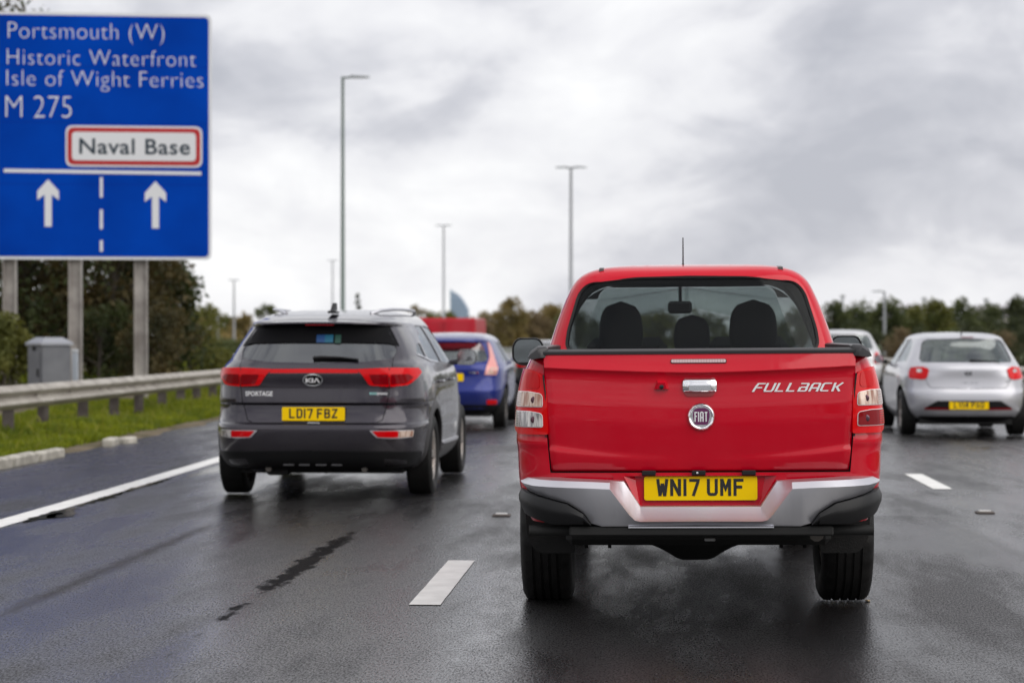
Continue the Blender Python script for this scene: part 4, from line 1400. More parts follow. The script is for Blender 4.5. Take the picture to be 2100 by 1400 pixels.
# ------------------------------------------------------------------ wheels
def wheel(parent, x, y, r, w, rim_r, side, spokes=5, rim_mat=None, seg=72, tread=True):
    """hub with a tyre and a rim; side = +1 when the outside faces +x"""
    e = empty('wheel', (x, y, r), 0, parent)
    hw = w / 2
    prof = [(rim_r, -hw * 0.80), (rim_r + 0.02, -hw * 0.93), ((r + rim_r) / 2, -hw * 1.0), (r - 0.045, -hw * 0.97), (r - 0.018, -hw * 0.88), (r - 0.005, -hw * 0.76)]
    if tread:
        for g_ in (-0.46, -0.15, 0.15, 0.46):
            prof += [(r - 0.001, (g_ - 0.055) * hw), (r - 0.010, (g_ - 0.045) * hw), (r - 0.010, (g_ + 0.045) * hw), (r - 0.001, (g_ + 0.055) * hw)]
    prof += [(r - 0.005, hw * 0.76), (r - 0.018, hw * 0.88), (r - 0.045, hw * 0.97), ((r + rim_r) / 2, hw * 1.0), (rim_r + 0.02, hw * 0.93), (rim_r, hw * 0.80)]
    mb = MB(); mb.lathe(prof, 'x', (0, 0, 0), seg, closed=True)
    if tread:   # shoulder blocks
        n = len(prof)
        vv = []
        for i, p in enumerate(mb.v):
            k, j = divmod(i, n)
            if k % 3 == 0 and j in (4, 5, n - 6, n - 5):
                rr = math.hypot(p[1], p[2]); f = (rr - 0.011) / rr
                p = (p[0], p[1] * f, p[2] * f)
            vv.append(p)
        mb.v = vv
    # the tyre flattens where it stands
    mb.v = [(p[0] * (1.02 if p[2] < -0.8 * r else 1.0), p[1], max(p[2], -r + 0.006)) for p in mb.v]
    mb.build('tyre', RUBBER, e, True, 40)
    rm = rim_mat or ALLOY
    mb = MB()
    mb.lathe([(rim_r + 0.004, -hw * 0.82), (rim_r - 0.015, -hw * 0.6), (rim_r - 0.03, 0), (rim_r - 0.015, hw * 0.72), (rim_r + 0.012, hw * 0.86), (rim_r + 0.012, hw * 0.80), (rim_r + 0.004, hw * 0.6)], 'x', (0, 0, 0), 48)
    xo = hw * 0.62
    mb.lathe([(0.0, xo + 0.012), (0.03, xo + 0.012), (0.075, xo), (0.08, xo - 0.05), (0.0, xo - 0.05)], 'x', (0, 0, 0), 24)
    for k in range(spokes):
        a = 2 * math.pi * k / spokes
        for da in (-0.13, 0.13):
            p0 = [(0.06, -0.020), (0.06, 0.020)]
            ca, sa = math.cos(a + da), math.sin(a + da)
            def Q(rad, off, xx): return (xx, rad * ca - off * sa, rad * sa + off * ca)
            ring0 = [Q(0.055, -0.02, xo - 0.03), Q(0.055, 0.02, xo - 0.03), Q(0.055, 0.018, xo), Q(0.055, -0.018, xo)]
            ring1 = [Q(rim_r - 0.01, -0.016, hw * 0.45), Q(rim_r - 0.01, 0.016, hw * 0.45), Q(rim_r - 0.01, 0.013, hw * 0.78), Q(rim_r - 0.01, -0.013, hw * 0.78)]
            mb.loft([ring0, ring1])
    if side < 0:
        mb.v = [(-p[0], p[1], p[2]) for p in mb.v]
    mb.build('rim', rm, e, True, 35)
    mb = MB(); mb.lathe([(0.0, 0.01), (rim_r * 0.72, 0.01), (rim_r * 0.72, -0.012), (0.0, -0.012)], 'x', (side * 0.01, 0, 0), 32)
    mb.build('brake_disc', principled('brake_disc', (0.22, 0.20, 0.19), 0.45, 0.8), e)
    return e
def headrest(parent, x, y, z0, z1, w, d=0.11):
    mb = MB()
    rings = []
    for q in np.linspace(0, 1, 12):
        z = z0 + (z1 - z0) * q
        k = (1 - abs(2 * q - 1) ** 3.2) ** 0.45 if 0 < q < 1 else 0.02
        k = max(k, 0.05) * (0.86 + 0.14 * (1 - q))
        rings.append([(x + w / 2 * k * math.copysign(abs(math.cos(t)) ** 0.6, math.cos(t)), y + d / 2 * k * math.copysign(abs(math.sin(t)) ** 0.7, math.sin(t)), z) for t in np.linspace(0, 2 * math.pi, 20, endpoint=False)])
    mb.loft(rings)
    return mb.build('headrest', SEAT, parent, True, 60)
def door_mirror(parent, xi, xo, y, z0, z1, mat, glass_mat=MIRROR_B, dep=0.14, stalk_x=None):
    """housing with the glass facing backwards; xi inner edge, xo outer edge"""
    sg_ = 1 if xo > xi else -1
    base = [(0.02, 0.12), (0.10, 0.0), (0.80, 0.0), (1.0, 0.22), (1.0, 0.72), (0.86, 1.0), (0.16, 1.0), (0.0, 0.72)]
    base = round_poly(base, 0.16, 5)
    def P(a, b, y_, k):
        a2, b2 = 0.5 + (a - 0.5) * k, 0.5 + (b - 0.5) * k
        return (xi + (xo - xi) * a2, y_, z0 + (z1 - z0) * b2)
    mb = MB()
    mb.loft([[P(a, b, y + 0.004, 0.90) for a, b in base], [P(a, b, y - 0.012, 0.97) for a, b in base], [P(a, b, y + 0.01, 1.0) for a, b in base], [P(a, b, y + dep * .6, 0.93) for a, b in base], [P(a, b, y + dep * .92, 0.70) for a, b in base], [P(a, b, y + dep, 0.35) for a, b in base]])
    st = stalk_x if stalk_x is not None else xi - sg_ * 0.12
    mb.tube([(xi + sg_ * 0.02, y + dep * .5, z0 + 0.25 * (z1 - z0)), (st, y + dep * .6, z0 + 0.15 * (z1 - z0))], 0.028, 10)
    h = mb.build('door_mirror', mat, parent, True, 50)
    vs = [P(a, b, y - 0.004 + 0.05 * (z1 - z0) * (1 - b), 0.88) for a, b in base]
    mb = MB(); mb.add(vs + [(p[0], p[1] + 0.003, p[2]) for p in vs], [tuple(range(len(vs))), tuple(range(2 * len(vs) - 1, len(vs) - 1, -1))] + [(i, (i + 1) % len(vs), (i + 1) % len(vs) + len(vs), i + len(vs)) for i in range(len(vs))])
    mb.build('mirror_glass', glass_mat, h)
    return h
def arch_trim(parent, shell, sgn, y, z, r, wdt, mat, name='wheel_arch', t0=-8, t1=188):
    fn = shell.side(sgn)
    rings = []
    for a in np.linspace(R(t0), R(t1), 30):
        ring = []
        for rr, off in ((r - 0.012, -0.015), (r - 0.012, 0.012), (r + wdt * .6, 0.012), (r + wdt, 0.001), (r + wdt, -0.02)):
            p, n = fn(y + rr * math.cos(a), max(shell.z0 + 0.002, z + rr * math.sin(a)))
            ring.append(p + Vector((sgn, 0, 0)) * off)
        rings.append(ring)
    mb = MB(); mb.loft(rings)
    return mb.build(name, mat, parent, True, 40)

# ------------------------------------------------------------------ red pickup
RED = car_paint('red_paint', (0.58, 0.0, 0.016), 0.0, 0.42, 1.0, 1.46, 0.0, dirt_top=0.88, dirt_amt=0.16)
TRX, TRY = 0.242, 9.5
truck = tag(empty('pickup_truck', (TRX, TRY, -0.005)), 'bright red double cab pickup truck with silver rear bumper in the foreground', 'pickup truck')
truck.rotation_euler = (0, R(-0.45), 0)

bed_sh = Shell([(0.50, 0.80, 0.04, 1.45), (0.62, 0.845, 0.02, 1.45), (0.72, 0.858, 0.008, 1.45), (0.84, 0.862, 0.002, 1.45), (0.875, 0.868, -0.004, 1.45), (0.92, 0.866, 0.0, 1.45), (1.05, 0.856, 0.0, 1.45), (1.18, 0.832, 0.006, 1.45), (1.25, 0.806, 0.012, 1.45), (1.29, 0.786, 0.02, 1.45)], 0.85, 9.0, 30.0, 4)
mb = bed_sh.solid(0, 56)
bed = mb.build('bed', [RED, DARK], truck)
cav = MB(); cav.box(-0.68, 0.68, 0.05, 1.40, 0.80, 1.6)
tg_cut = MB(); tg_cut.prism([(-0.692, 0.735), (0.692, 0.735), (0.706, 0.9), (0.730, 1.4), (-0.730, 1.4), (-0.706, 0.9)], -0.2, 0.052, 'y')
cut(bed, [(cav.v, cav.f), (tg_cut.v, tg_cut.f), cyl_cutter(-1.2, -0.55, 1.15, 0.40, 0.46), cyl_cutter(0.55, 1.2, 1.15, 0.40, 0.46)])

# tailgate
def tg_half(z):
    return float(np.interp(z, [0.735, 0.9, 1.31], [0.687, 0.701, 0.7235]))
tg_prof = pchip([0.0, 0.04, 0.10, 0.17, 0.22, 0.30, 0.38, 0.48], [0.0, 0.0, -0.0035, -0.0085, -0.0085, -0.001, 0.009, 0.022])
def tg_y(x, z):
    ax = min(1.0, abs(x) / 0.70)
    zc = 1.198 + 0.026 * ax ** 1.5
    zl = 0.800 + 0.052 * ax ** 2
    d = z - zc
    if d >= 0:
        y = -0.024 + 0.42 * d - 0.10 * d * max(0.0, d - 0.03) * 10
    else:
        q = -d
        y = -0.024 + 0.016 * (1 - math.exp(-(q / 0.016) ** 1.3)) + float(tg_prof(q))
    # lower crease, stronger towards the corners
    s = ax ** 1.6
    t = (zl - z) / 0.020
    y -= 0.014 * s / (1 + math.exp(-4 * t)) * math.exp(-max(0, zl - z) / 0.22)
    # soft crown in plan
    y += 0.022 * ax ** 3
    if z < 0.80:
        y += 0.006 * ((0.80 - z) / 0.065) ** 2
    return y
zrow = sorted(set(list(np.linspace(0.739, 1.288, 74)) + list(np.linspace(1.17, 1.25, 24))))
ncol = 72
vs, fs = [], []
for z in zrow:
    hw_ = tg_half(z) - 0.001
    for i in range(ncol + 1):
        s = -1 + 2 * i / ncol
        x = hw_ * s
        e1 = hw_ - abs(x); e2 = min(z - 0.739, 1.30 - z)
        edge = 0.0
        for e3 in (e1, e2):
            if e3 < 0.010: edge += 0.008 * (1 - math.sqrt(max(0, 1 - (1 - e3 / 0.010) ** 2)))
        vs.append((x, tg_y(x, z) + edge, z))
nr_ = len(zrow)
for j in range(nr_ - 1):
    for i in range(ncol):
        a = j * (ncol + 1) + i
        fs.append((a, a + 1, a + ncol + 2, a + ncol + 1))
loop = [i for i in range(ncol + 1)] + [j * (ncol + 1) + ncol for j in range(1, nr_)] + [(nr_ - 1) * (ncol + 1) + i for i in range(ncol - 1, -1, -1)] + [j * (ncol + 1) for j in range(nr_ - 2, 0, -1)]
b0 = len(vs)
for i in loop:
    vs.append((vs[i][0], 0.046, vs[i][2]))
L = len(loop)
for i in range(L):
    fs.append((loop[i], loop[(i + 1) % L], b0 + (i + 1) % L, b0 + i))
fs.append(tuple(range(b0 + L - 1, b0 - 1, -1)))
tailgate = mesh_obj('tailgate', vs, fs, RED, truck)
fix_normals(tailgate.data)
tailgate.data.polygons.foreach_set('use_smooth', np.ones(len(tailgate.data.polygons), dtype=bool)); tailgate.data.set_sharp_from_angle(angle=R(50))
def tg_fn(x, z):
    e = 0.004
    p = Vector((x, tg_y(x, z), z))
    n = Vector((-(tg_y(x + e, z) - tg_y(x - e, z)) / (2 * e), 1.0, -(tg_y(x, z + e) - tg_y(x, z - e)) / (2 * e)))
    return p, -n.normalized()
# black caps on the tailgate and the bed sides
mb = MB()
rings = []
for x in np.linspace(-0.722, 0.722, 30):
    yo = tg_y(x, 1.288)
    rings.append([(x, yo - 0.006, 1.283), (x, yo - 0.008, 1.296), (x, yo + 0.006, 1.306), (x, 0.05, 1.308), (x, 0.052, 1.283)])
mb.loft(rings); mb.build('tailgate_cap', CAP_PL, tailgate, True, 40)
for s in (-1, 1):
    mb = MB(); rings = []
    for y, ex, zt in ((0.006, 0.0, 1.290), (0.008, 0.004, 1.308), (0.03, 0.008, 1.320), (0.12, 0.010, 1.324), (0.5, 0.010, 1.324), (1.44, 0.010, 1.324)):
        xo, xi = 0.792 + ex * 0.4, 0.700
        if y < 0.03: xi = 0.733
        rings.append([(s * xi, y, 1.270), (s * xi, y, zt - 0.006), (s * (xi + 0.012), y, zt), (s * (xo - 0.045), y, zt), (s * (xo - 0.012), y, zt - 0.022), (s * xo, y, 1.268), (s * (xo - 0.02), y, 1.262)])
    mb.loft(rings); mb.build('bed_rail_cap', CAP_PL, truck, True, 40)
# high brake light, handle, camera, badge, lettering
hl = panel('high_brake_light', rrect(-0.131, 0.127, 1.239, 1.259, 0.010), tg_fn, BLACK_PL, tailgate, 0.003, -0.004, 0.03)
hl2 = []
for i in range(20):
    x0 = -0.127 + i * 0.0126
    hl2.append(x0)
panel('lens', rrect(-0.1275, 0.1235, 1.2415, 1.2565, 0.0075), tg_fn, principled('brake_lens_clear', (0.62, 0.45, 0.46), 0.15, 0.2, 1.0), hl if False else tailgate, 0.006, 0.0, 0.03)
for i in range(1, 20):
    x0 = -0.1275 + i * 0.01255
    panel('lens_rib', [(x0 - .0011, 1.2425), (x0 + .0011, 1.2425), (x0 + .0011, 1.2555), (x0 - .0011, 1.2555)], tg_fn, principled('lens_rib', (0.30, 0.16, 0.17), 0.3), tailgate, 0.0075, 0.004, 0.05, smooth=False)
hf = lambda a, b: (tg_fn(a, b)[0], Vector((0, -1, 0)))
panel('handle_recess', round_poly([(-0.072, 1.112), (-0.060, 1.088), (0.062, 1.088), (0.076, 1.112), (0.078, 1.135), (-0.074, 1.135)], 0.012), hf, principled('recess_shade_red', (0.30, 0.002, 0.006), 0.4, 0, 0.6), tailgate, 0.006, -0.004, 0.03)  # darker red paints the shade inside the recess
mb = MB(); rings = []
for q, zz, dd in ((0.90, 1.106, 0.004), (0.985, 1.110, 0.020), (1.0, 1.122, 0.027), (1.0, 1.138, 0.029), (0.99, 1.154, 0.024), (0.93, 1.166, 0.014), (0.85, 1.172, 0.002)):
    y0 = tg_y(0.002, 1.14)
    rings.append([(0.002 + 0.0775 * q * t, y0 - dd * (1 - 0.5 * abs(t) ** 6), zz) for t in np.linspace(-1, 1, 15)])
mb.loft(rings, caps=False, closed=False); mb.build('handle', CHROME, tailgate, True, 50)
y0 = tg_y(0, 1.14)
mb = MB(); mb.box(-0.050, 0.054, y0 - 0.0335, y0 - 0.026, 1.113, 1.140, bev=0.003); mb.build('handle_grip', principled('satin_chrome', (0.62, 0.64, 0.66), 0.22, 1.0), tailgate)
y0 = tg_y(-0.17, 1.14)
mb = MB(); mb.loft([[(-0.210, y0 + 0.004, 1.120), (-0.137, y0 + 0.004, 1.120), (-0.150, y0 + 0.004, 1.162), (-0.196, y0 + 0.004, 1.162)], [(-0.196, y0 - 0.024, 1.122), (-0.150, y0 - 0.024, 1.122), (-0.158, y0 - 0.03, 1.152), (-0.189, y0 - 0.03, 1.152)]])
mb.build('camera_housing', RED, tailgate)
mb = MB(); mb.lathe([(0.0, -0.006), (0.010, -0.004), (0.011, 0.01)], 'y', (-0.173, y0 - 0.026, 1.133), 16); mb.build('camera_lens', principled('camera_lens', (0.01, 0.01, 0.012), 0.1), tailgate, True)
bx_, bz_ = 0.008, 0.994
yb = tg_y(bx_, bz_)
mb = MB(); mb.lathe([(0.0, -0.004), (0.046, -0.004), (0.048, -0.010), (0.055, -0.013), (0.0615, -0.008), (0.0635, 0.004)], 'y', (bx_, yb, bz_), 48); bg = mb.build('badge', CHROME, tailgate, True, 50)
sh_ = round_poly([(-0.030, -0.036), (0.030, -0.036), (0.040, 0.006), (0.036, 0.032), (0.018, 0.044), (-0.018, 0.044), (-0.036, 0.032), (-0.040, 0.006)], 0.012)
panel('badge_shield', [(bx_ + a, bz_ + b * 0.98 - 0.002) for a, b in sh_], rear_plane(yb), principled('badge_purple', (0.13, 0.006, 0.09), 0.25, 0.1, 1.0), tailgate, 0.009, 0.004, 0.1, smooth=False)
FI = {'F': [[(0, 0), (0, 100)], [(0, 93), (26, 93)], [(0, 55), (20, 55)]], 'I': [[(0, 0), (0, 100)]], 'A': [[(0, 0), (0, 88), (6, 95), (22, 95), (26, 88), (26, 0)], [(0, 42), (26, 42)]], 'T': [[(0, 93), (30, 93)], [(15, 0), (15, 100)]]}
xx = bx_ - 0.0285
for ch, adv in (('F', 0.0165), ('I', 0.0095), ('A', 0.0185), ('T', 0.0)):
    mb = MB()
    for k, st in enumerate(FI[ch]):
        stroke(st, 13, 0.0105 + 0.0004 * k, rear_plane(yb), mb, lambda a, c, x=xx: (x + a * 0.00042, bz_ - 0.023 + c * 0.00046))
    mb.build('badge_letter', WHITE_TRIM, tailgate, fix=False); xx += adv
FB = {'F': [[(0, 0), (8, 62), (16, 94), (58, 94)], [(8, 48), (46, 48)]], 'U': [[(4, 100), (0, 20), (4, 7), (40, 7), (46, 20), (50, 100)]], 'L': [[(6, 100), (0, 7), (44, 7)]],
      'B': [[(2, 92), (44, 92), (48, 84), (46, 58), (40, 50)], [(8, 50), (40, 50), (46, 44), (46, 16), (40, 7), (2, 7), (6, 50)]], 'A': [[(0, 0), (6, 78), (14, 93), (46, 93), (50, 84), (46, 0)], [(4, 40), (46, 40)]],
      'C': [[(52, 93), (12, 93), (4, 84), (0, 16), (6, 7), (46, 7)]], 'K': [[(4, 0), (4, 100)], [(50, 100), (22, 52), (8, 52)], [(20, 52), (46, 0)]]}
xx = 0.246
for ch in 'FULLBACK':
    mb = MB()
    for k, st in enumerate(FB[ch]):
        stroke(st, 14, 0.004 + 0.0004 * k, tg_fn, mb, lambda a, c, x=xx: (x + a * 0.00076 + c * 0.00016, 1.1065 + c * 0.00040))
    mb.build('tailgate_letter', WHITE_TRIM, tailgate, fix=False)
    xx += 0.0515
# tail lights wrap round the corner of the bed
for s in (-1, 1):
    wf = bed_sh.wrap(s)
    zt, zb_ = 1.214, 0.912
    ol = round_poly([(0.700, zb_), (0.705, 1.12), (0.722, zt - 0.02), (0.80, zt), (0.985, zt), (1.0, zb_ + 0.03), (0.86, zb_)], [0.01, 0.05, 0.05, 0.02, 0.03, 0.04, 0.02])
    tl = panel('tail_light', ol, wf, LENS_RED, truck, 0.012, -0.02, 0.025)
    panel('upper_reflector', round_poly([(0.735, 1.125), (0.742, 1.195), (0.82, 1.198), (0.82, 1.125)], 0.02), wf, principled('deep_red_lens', (0.56, 0.001, 0.004), 0.25, 0, 0.4, spec=0.05), tl, 0.0145, 0.008, 0.025)
    for (z0, z1, m1) in ((1.040, 1.108, LENS_AMBER if s < 0 else LENS_AMBER), (0.946, 1.018, LENS_CLEAR if s < 0 else LENS_DARKRED)):
        fr = round_poly([(0.722, z0), (0.724, z1 - 0.006), (0.79, z1 + 0.004), (0.92, z1 + 0.004), (0.92, z0)], [0.012, 0.02, 0.01, 0.004, 0.004])
        panel('lens_frame', fr, wf, WHITE_TRIM, tl, 0.0145, 0.008, 0.025)
        ins = round_poly([(0.7250, z0 + 0.003), (0.7270, z1 - 0.008), (0.79, z1 + 0.001), (0.918, z1 + 0.001), (0.918, z0 + 0.003)], [0.010, 0.016, 0.008, 0.003, 0.003])
        panel('lens', ins, wf, m1, tl, 0.0170, 0.010, 0.025)
        p, n = wf(0.772, (z0 + z1) / 2)
        mb = MB(); mb.lathe([(0.0, -0.02), (0.010, -0.0195), (0.0165, -0.0175)], 'y', (p.x, p.y, p.z), 14); mb.build('bulb', principled('lamp_bulb', (0.10, 0.04, 0.06), 0.2, 0.6, 0.5), tl)
        for i in range(6):   # fluting where the lens turns the corner
            za = z0 + 0.008 + i * (z1 - z0 - 0.018) / 5
            panel('lens_rib', [(0.845, za), (0.912, za), (0.912, za + 0.0045), (0.845, za + 0.0045)], wf, LENS_RED if (s > 0 and z0 < 1.0) else principled('rib_grey', (0.33, 0.26, 0.26), 0.3), tl, 0.0185, 0.012, 0.03, smooth=False)
    # black gap strip between tail light and tailgate
    mb = MB(); mb.tube([(s * 0.711, 0.012, 0.90), (s * 0.712, 0.012, 1.10), (s * 0.722, 0.012, 1.19)], 0.004, 6); mb.build('gap_seal', BLACK_PL, truck)
# plate panel, lamps above the plate
mb = MB()
r0 = [(-0.350, -0.03, 0.722), (0.352, -0.03, 0.722), (0.276, -0.03, 0.560), (-0.274, -0.03, 0.560)]
r1 = [(-0.300, 0.0, 0.722), (0.302, 0.0, 0.722), (0.270, 0.0, 0.578), (-0.268, 0.0, 0.578)]
mb.add(r0 + r1, [(0, 1, 5, 4), (1, 2, 6, 5), (2, 3, 7, 6), (3, 0, 4, 7), (4, 5, 6, 7)])
mb.add([(-0.40, 0.004, 0.725), (0.40, 0.004, 0.725), (0.40, 0.004, 0.560), (-0.40, 0.004, 0.560)], [(0, 1, 2, 3)])
mb.build('plate_panel', RED, truck)
plate(truck, 'WN17 UMF', 0.003, 0.664, rear_plane(-0.004))
for x in (-0.235, -0.005, 0.225):
    mb = MB(); mb.box(x - 0.032, x + 0.032, -0.022, 0.0, 0.722, 0.746, bev=0.004); mb.build('plate_lamp', BLACK_PL, truck)
mb = MB(); mb.lathe([(0, -0.004), (0.005, -0.003), (0.005, 0.002)], 'y', (-0.012, -0.024, 0.735), 10); mb.build('screw', CHROME, truck)
# bumper
path = [(0.0, 0.0), (0.15, 0.0), (0.25, 0.0), (0.275, 0.0), (0.30, 0.0), (0.325, 0.0), (0.35, 0.0), (0.38, 0.0), (0.413, 0.0), (0.45, 0.0), (0.50, 0.0), (0.53, 0.0), (0.567, 0.002), (0.60, 0.010), (0.63, 0.028), (0.652, 0.06), (0.665, 0.10), (0.672, 0.16), (0.674, 0.30)]
nor = []
for i, p in enumerate(path):
    t = min(1.0, max(0.0, (p[0] - 0.52) / 0.15)); a = (t ** 1.5) * math.pi / 2 * 0.98
    nor.append((math.sin(a), -math.cos(a)))
ztf = lambda x: float(np.interp(x, [0, 0.292, 0.413, 0.60, 0.68], [0.538, 0.538, 0.699, 0.708, 0.712]))
ztb = lambda x: float(np.interp(x, [0, 0.275, 0.350, 0.68], [0.584, 0.584, 0.700, 0.716]))
zbs = lambda x: float(np.interp(x, [0, 0.47, 0.51, 0.535, 0.567, 0.60, 0.66, 0.68], [0.504, 0.500, 0.520, 0.572, 0.606, 0.624, 0.655, 0.664]))
def bumper_ring(i, sgn, sect):
    (x, y), (nx, ny) = path[i], nor[i]
    return [(sgn * (x + nx * d), y + ny * d, z) for d, z in sect(x)]
def sil(x):
    tf, tb, b = ztf(x), ztb(x), zbs(x)
    tb = max(tb, tf + 0.004)
    return [(0.02, tb + 0.001), (0.082, tb), (0.138, tf), (0.168, tf - min(0.028, (tf - b) * 0.4)), (0.150, b + min(0.012, (tf - b) * 0.2)), (0.142, b), (0.02, b)]
mb = MB()
idx = [-i for i in range(len(path) - 1, 0, -1)] + list(range(len(path)))
mb.loft([bumper_ring(abs(i), -1 if i < 0 else 1, sil) for i in idx])
mb.build('bumper', SILVER_TRIM, truck, True, 30)
def padsec(x):
    t, b = zbs(x) - 0.004, float(np.interp(x, [0.5, 0.6, 0.672, 0.68], [0.504, 0.504, 0.545, 0.56]))
    t = max(t, b + 0.006)
    m = (t + b) / 2
    return [(0.02, t), (0.164, t), (0.178, t - (t - b) * 0.28), (0.176, m), (0.155, b + 0.006), (0.12, b), (0.02, b)]
for s in (-1, 1):
    mb = MB(); mb.loft([bumper_ring(i, s, padsec) for i in range(10, len(path))]); mb.build('bumper_step_pad', BLACK_PL, truck, True, 30)
mb = MB(); mb.box(-0.60, 0.60, -0.14, -0.02, 0.455, 0.4985, bev=0.008); mb.build('bumper_valance', DARK, truck)
mb = MB(); mb.tube([(-0.79, -0.03, 0.472), (0.79, -0.03, 0.472)], 0.024, 12); mb.build('under_run_bar', DARK, truck, True)
mb = MB(); mb.box(-0.33, 0.33, -0.1495, -0.1425, 0.4935, 0.4995); mb.build('bumper_lip', SILVER_TRIM, truck)
# chassis, axle, springs, exhaust, mud flaps
for s in (-1, 1):
    mb = MB(); mb.box(s * 0.50 - 0.05, s * 0.50 + 0.05, 0.0, 4.9, 0.46, 0.60); mb.build('chassis_rail', DARK, truck)
    mb = MB()
    for k in range(4):
        mb.box(s * 0.50 - 0.035, s * 0.50 + 0.035, 0.45 + 0.12 * k, 1.85 - 0.12 * k, 0.32 + 0.014 * (3 - k) + 0.02, 0.332 + 0.014 * (3 - k) + 0.02)
    mb.box(s * 0.50 - 0.05, s * 0.50 + 0.05, 1.07, 1.23, 0.30, 0.335)
    for q in (-0.06, 0.06):
        mb.box(s * 0.50 + q - 0.009, s * 0.50 + q + 0.009, 1.08, 1.10, 0.275, 0.42)
    mb.build('leaf_spring', DARK, truck)
    mb = MB(); fl = round_poly([(0.60, 0.52), (0.60, 0.30), (0.79, 0.30), (0.835, 0.37), (0.845, 0.52)], [0, 0.02, 0.06, 0.05, 0])
    mb.prism([(s * a, b) for a, b in fl], 0.60, 0.612, 'y'); mb.build('mud_flap', RUBBER, truck)
mb = MB()
rings = []
for x in np.linspace(-0.64, 0.64, 41):
    k = math.exp(-(x / 0.155) ** 2) + 0.25 * math.exp(-(x / 0.30) ** 2)
    rr = 0.060 + 0.105 * min(1.0, k)
    rings.append([(x, 1.15 + rr * math.cos(t), 0.372 + rr * math.sin(t)) for t in np.linspace(0, 2 * math.pi, 20, endpoint=False)])
mb.loft(rings); mb.build('rear_axle', DARK, truck, True, 60)
mb = MB(); mb.box(-0.46, 0.46, 0.25, 0.40, 0.44, 0.56); mb.build('cross_member', DARK, truck)
mb = MB(); mb.box(-0.64, 0.64, 0.42, 0.56, 0.355, 0.52, bev=0.03); mb.build('added_dark_frame', DARK, truck)  # added dark box, closes the bright gap below the bumper
mb = MB(); mb.box(-0.42, 0.42, 0.42, 4.6, 0.40, 0.50); mb.build('underbody', DARK, truck)
mb = MB(); mb.box(-0.70, 0.70, 4.35, 5.0, 0.27, 0.50, bev=0.06); mb.build('added_front_skid', DARK, truck)  # unseen low block, added to darken the road reflection under the truck
mb = MB(); mb.box(-0.25, 0.25, 2.2, 4.4, 0.28, 0.45, bev=0.05); mb.build('added_gearbox', DARK, truck)  # second unseen block, added to keep sky out of the road reflection
mb = MB(); mb.box(0.02, 0.07, 0.03, 0.06, 0.415, 0.428, bev=0.003); mb.build('tow_tag', principled('tag_grey', (0.4, 0.4, 0.4), 0.6), truck)
mb = MB(); mb.tube([(0.55, 0.20, 0.43), (0.58, 0.9, 0.45), (0.42, 1.4, 0.42), (0.40, 3.0, 0.4)], 0.035, 10); mb.build('exhaust', principled('exhaust_steel', (0.12, 0.11, 0.10), 0.5, 0.7), truck)
for s in (-1, 1):
    wheel(truck, s * 0.757, 1.15, 0.378, 0.262, 0.225, s, 6)
    wheel(truck, s * 0.757, 4.15, 0.378, 0.255, 0.225, s, 6)

# cab
cab_sh = Shell([(0.48, 0.78, 1.49, 5.05), (0.60, 0.85, 1.48, 5.2), (0.90, 0.882, 1.47, 5.22), (1.05, 0.868, 1.47, 5.05), (1.13, 0.845, 1.475, 4.4), (1.20, 0.815, 1.485, 3.78), (1.31, 0.778, 1.505, 3.45), (1.40, 0.750, 1.525, 3.24), (1.50, 0.715, 1.55, 3.02), (1.60, 0.673, 1.575, 2.80), (1.65, 0.647, 1.59, 2.69), (1.69, 0.612, 1.61, 2.60), (1.715, 0.575, 1.635, 2.54), (1.735, 0.52, 1.68, 2.47), (1.750, 0.44, 1.76, 2.38), (1.760, 0.30, 1.88, 2.26), (1.766, 0.03, 2.03, 2.10)], 2.07, 7.5, 3.6, 4)
cab = cab_sh.solid(0, 56).build('cab', [RED, INTERIOR], truck)
rw = [(-0.645, 1.262), (0.645, 1.262), (0.678, 1.32), (0.668, 1.40), (0.610, 1.60), (0.560, 1.655), (0.30, 1.683), (0.0, 1.688), (-0.30, 1.683), (-0.560, 1.655), (-0.610, 1.60), (-0.668, 1.40), (-0.678, 1.32)]
rw = round_poly(rw, [0.05, 0.05, 0.02, 0.03, 0.05, 0.06, 0.03, 0.03, 0.03, 0.06, 0.05, 0.03, 0.02], 4)
def grow(pts, d):
    cx = sum(p[0] for p in pts) / len(pts); cz = sum(p[1] for p in pts) / len(pts)
    return [(p[0] + d * math.copysign(min(1, abs(p[0] - cx) / 0.05), p[0] - cx), p[1] + d * math.copysign(min(1, abs(p[1] - cz) / 0.05), p[1] - cz)) for p in pts]
flat_rear = lambda x, z: (cab_sh.rear(x, z)[0], Vector((0, -1, 0)))
cuts = [None]
inner = cab_sh.solid(1, 40, inset=0.055, z0=0.62, z1=1.705, ymax=4.0)
cutl = [(inner.v, inner.f), solid_panel(rw, flat_rear, 0.05, -0.20, 0.06)]
SIDE_W = [round_poly([(1.72, 1.22), (2.42, 1.22), (2.42, 1.66), (2.02, 1.66), (1.80, 1.55)], 0.04), round_poly([(2.50, 1.22), (3.42, 1.22), (3.16, 1.40), (2.78, 1.655), (2.50, 1.665)], 0.04)]
for s in (-1, 1):
    f = cab_sh.side(s)
    ff = lambda a, b, f=f, s=s: (f(a, b)[0], Vector((s, 0, 0)))
    for w_ in SIDE_W:
        cutl.append(solid_panel(w_, ff, 0.05, -0.2, 0.08))
    for g_ in ([(2.46, 0.62), (2.46, 1.2), (2.46, 1.66)], [(1.66, 0.62), (1.62, 1.2), (1.74, 1.6)], [(3.55, 0.62), (3.55, 1.12)]):
        cutl.append(groove(open_dens(g_), f))
ws = round_poly([(-0.68, 1.22), (0.68, 1.22), (0.60, 1.45), (0.50, 1.655), (-0.50, 1.655), (-0.60, 1.45)], 0.05)
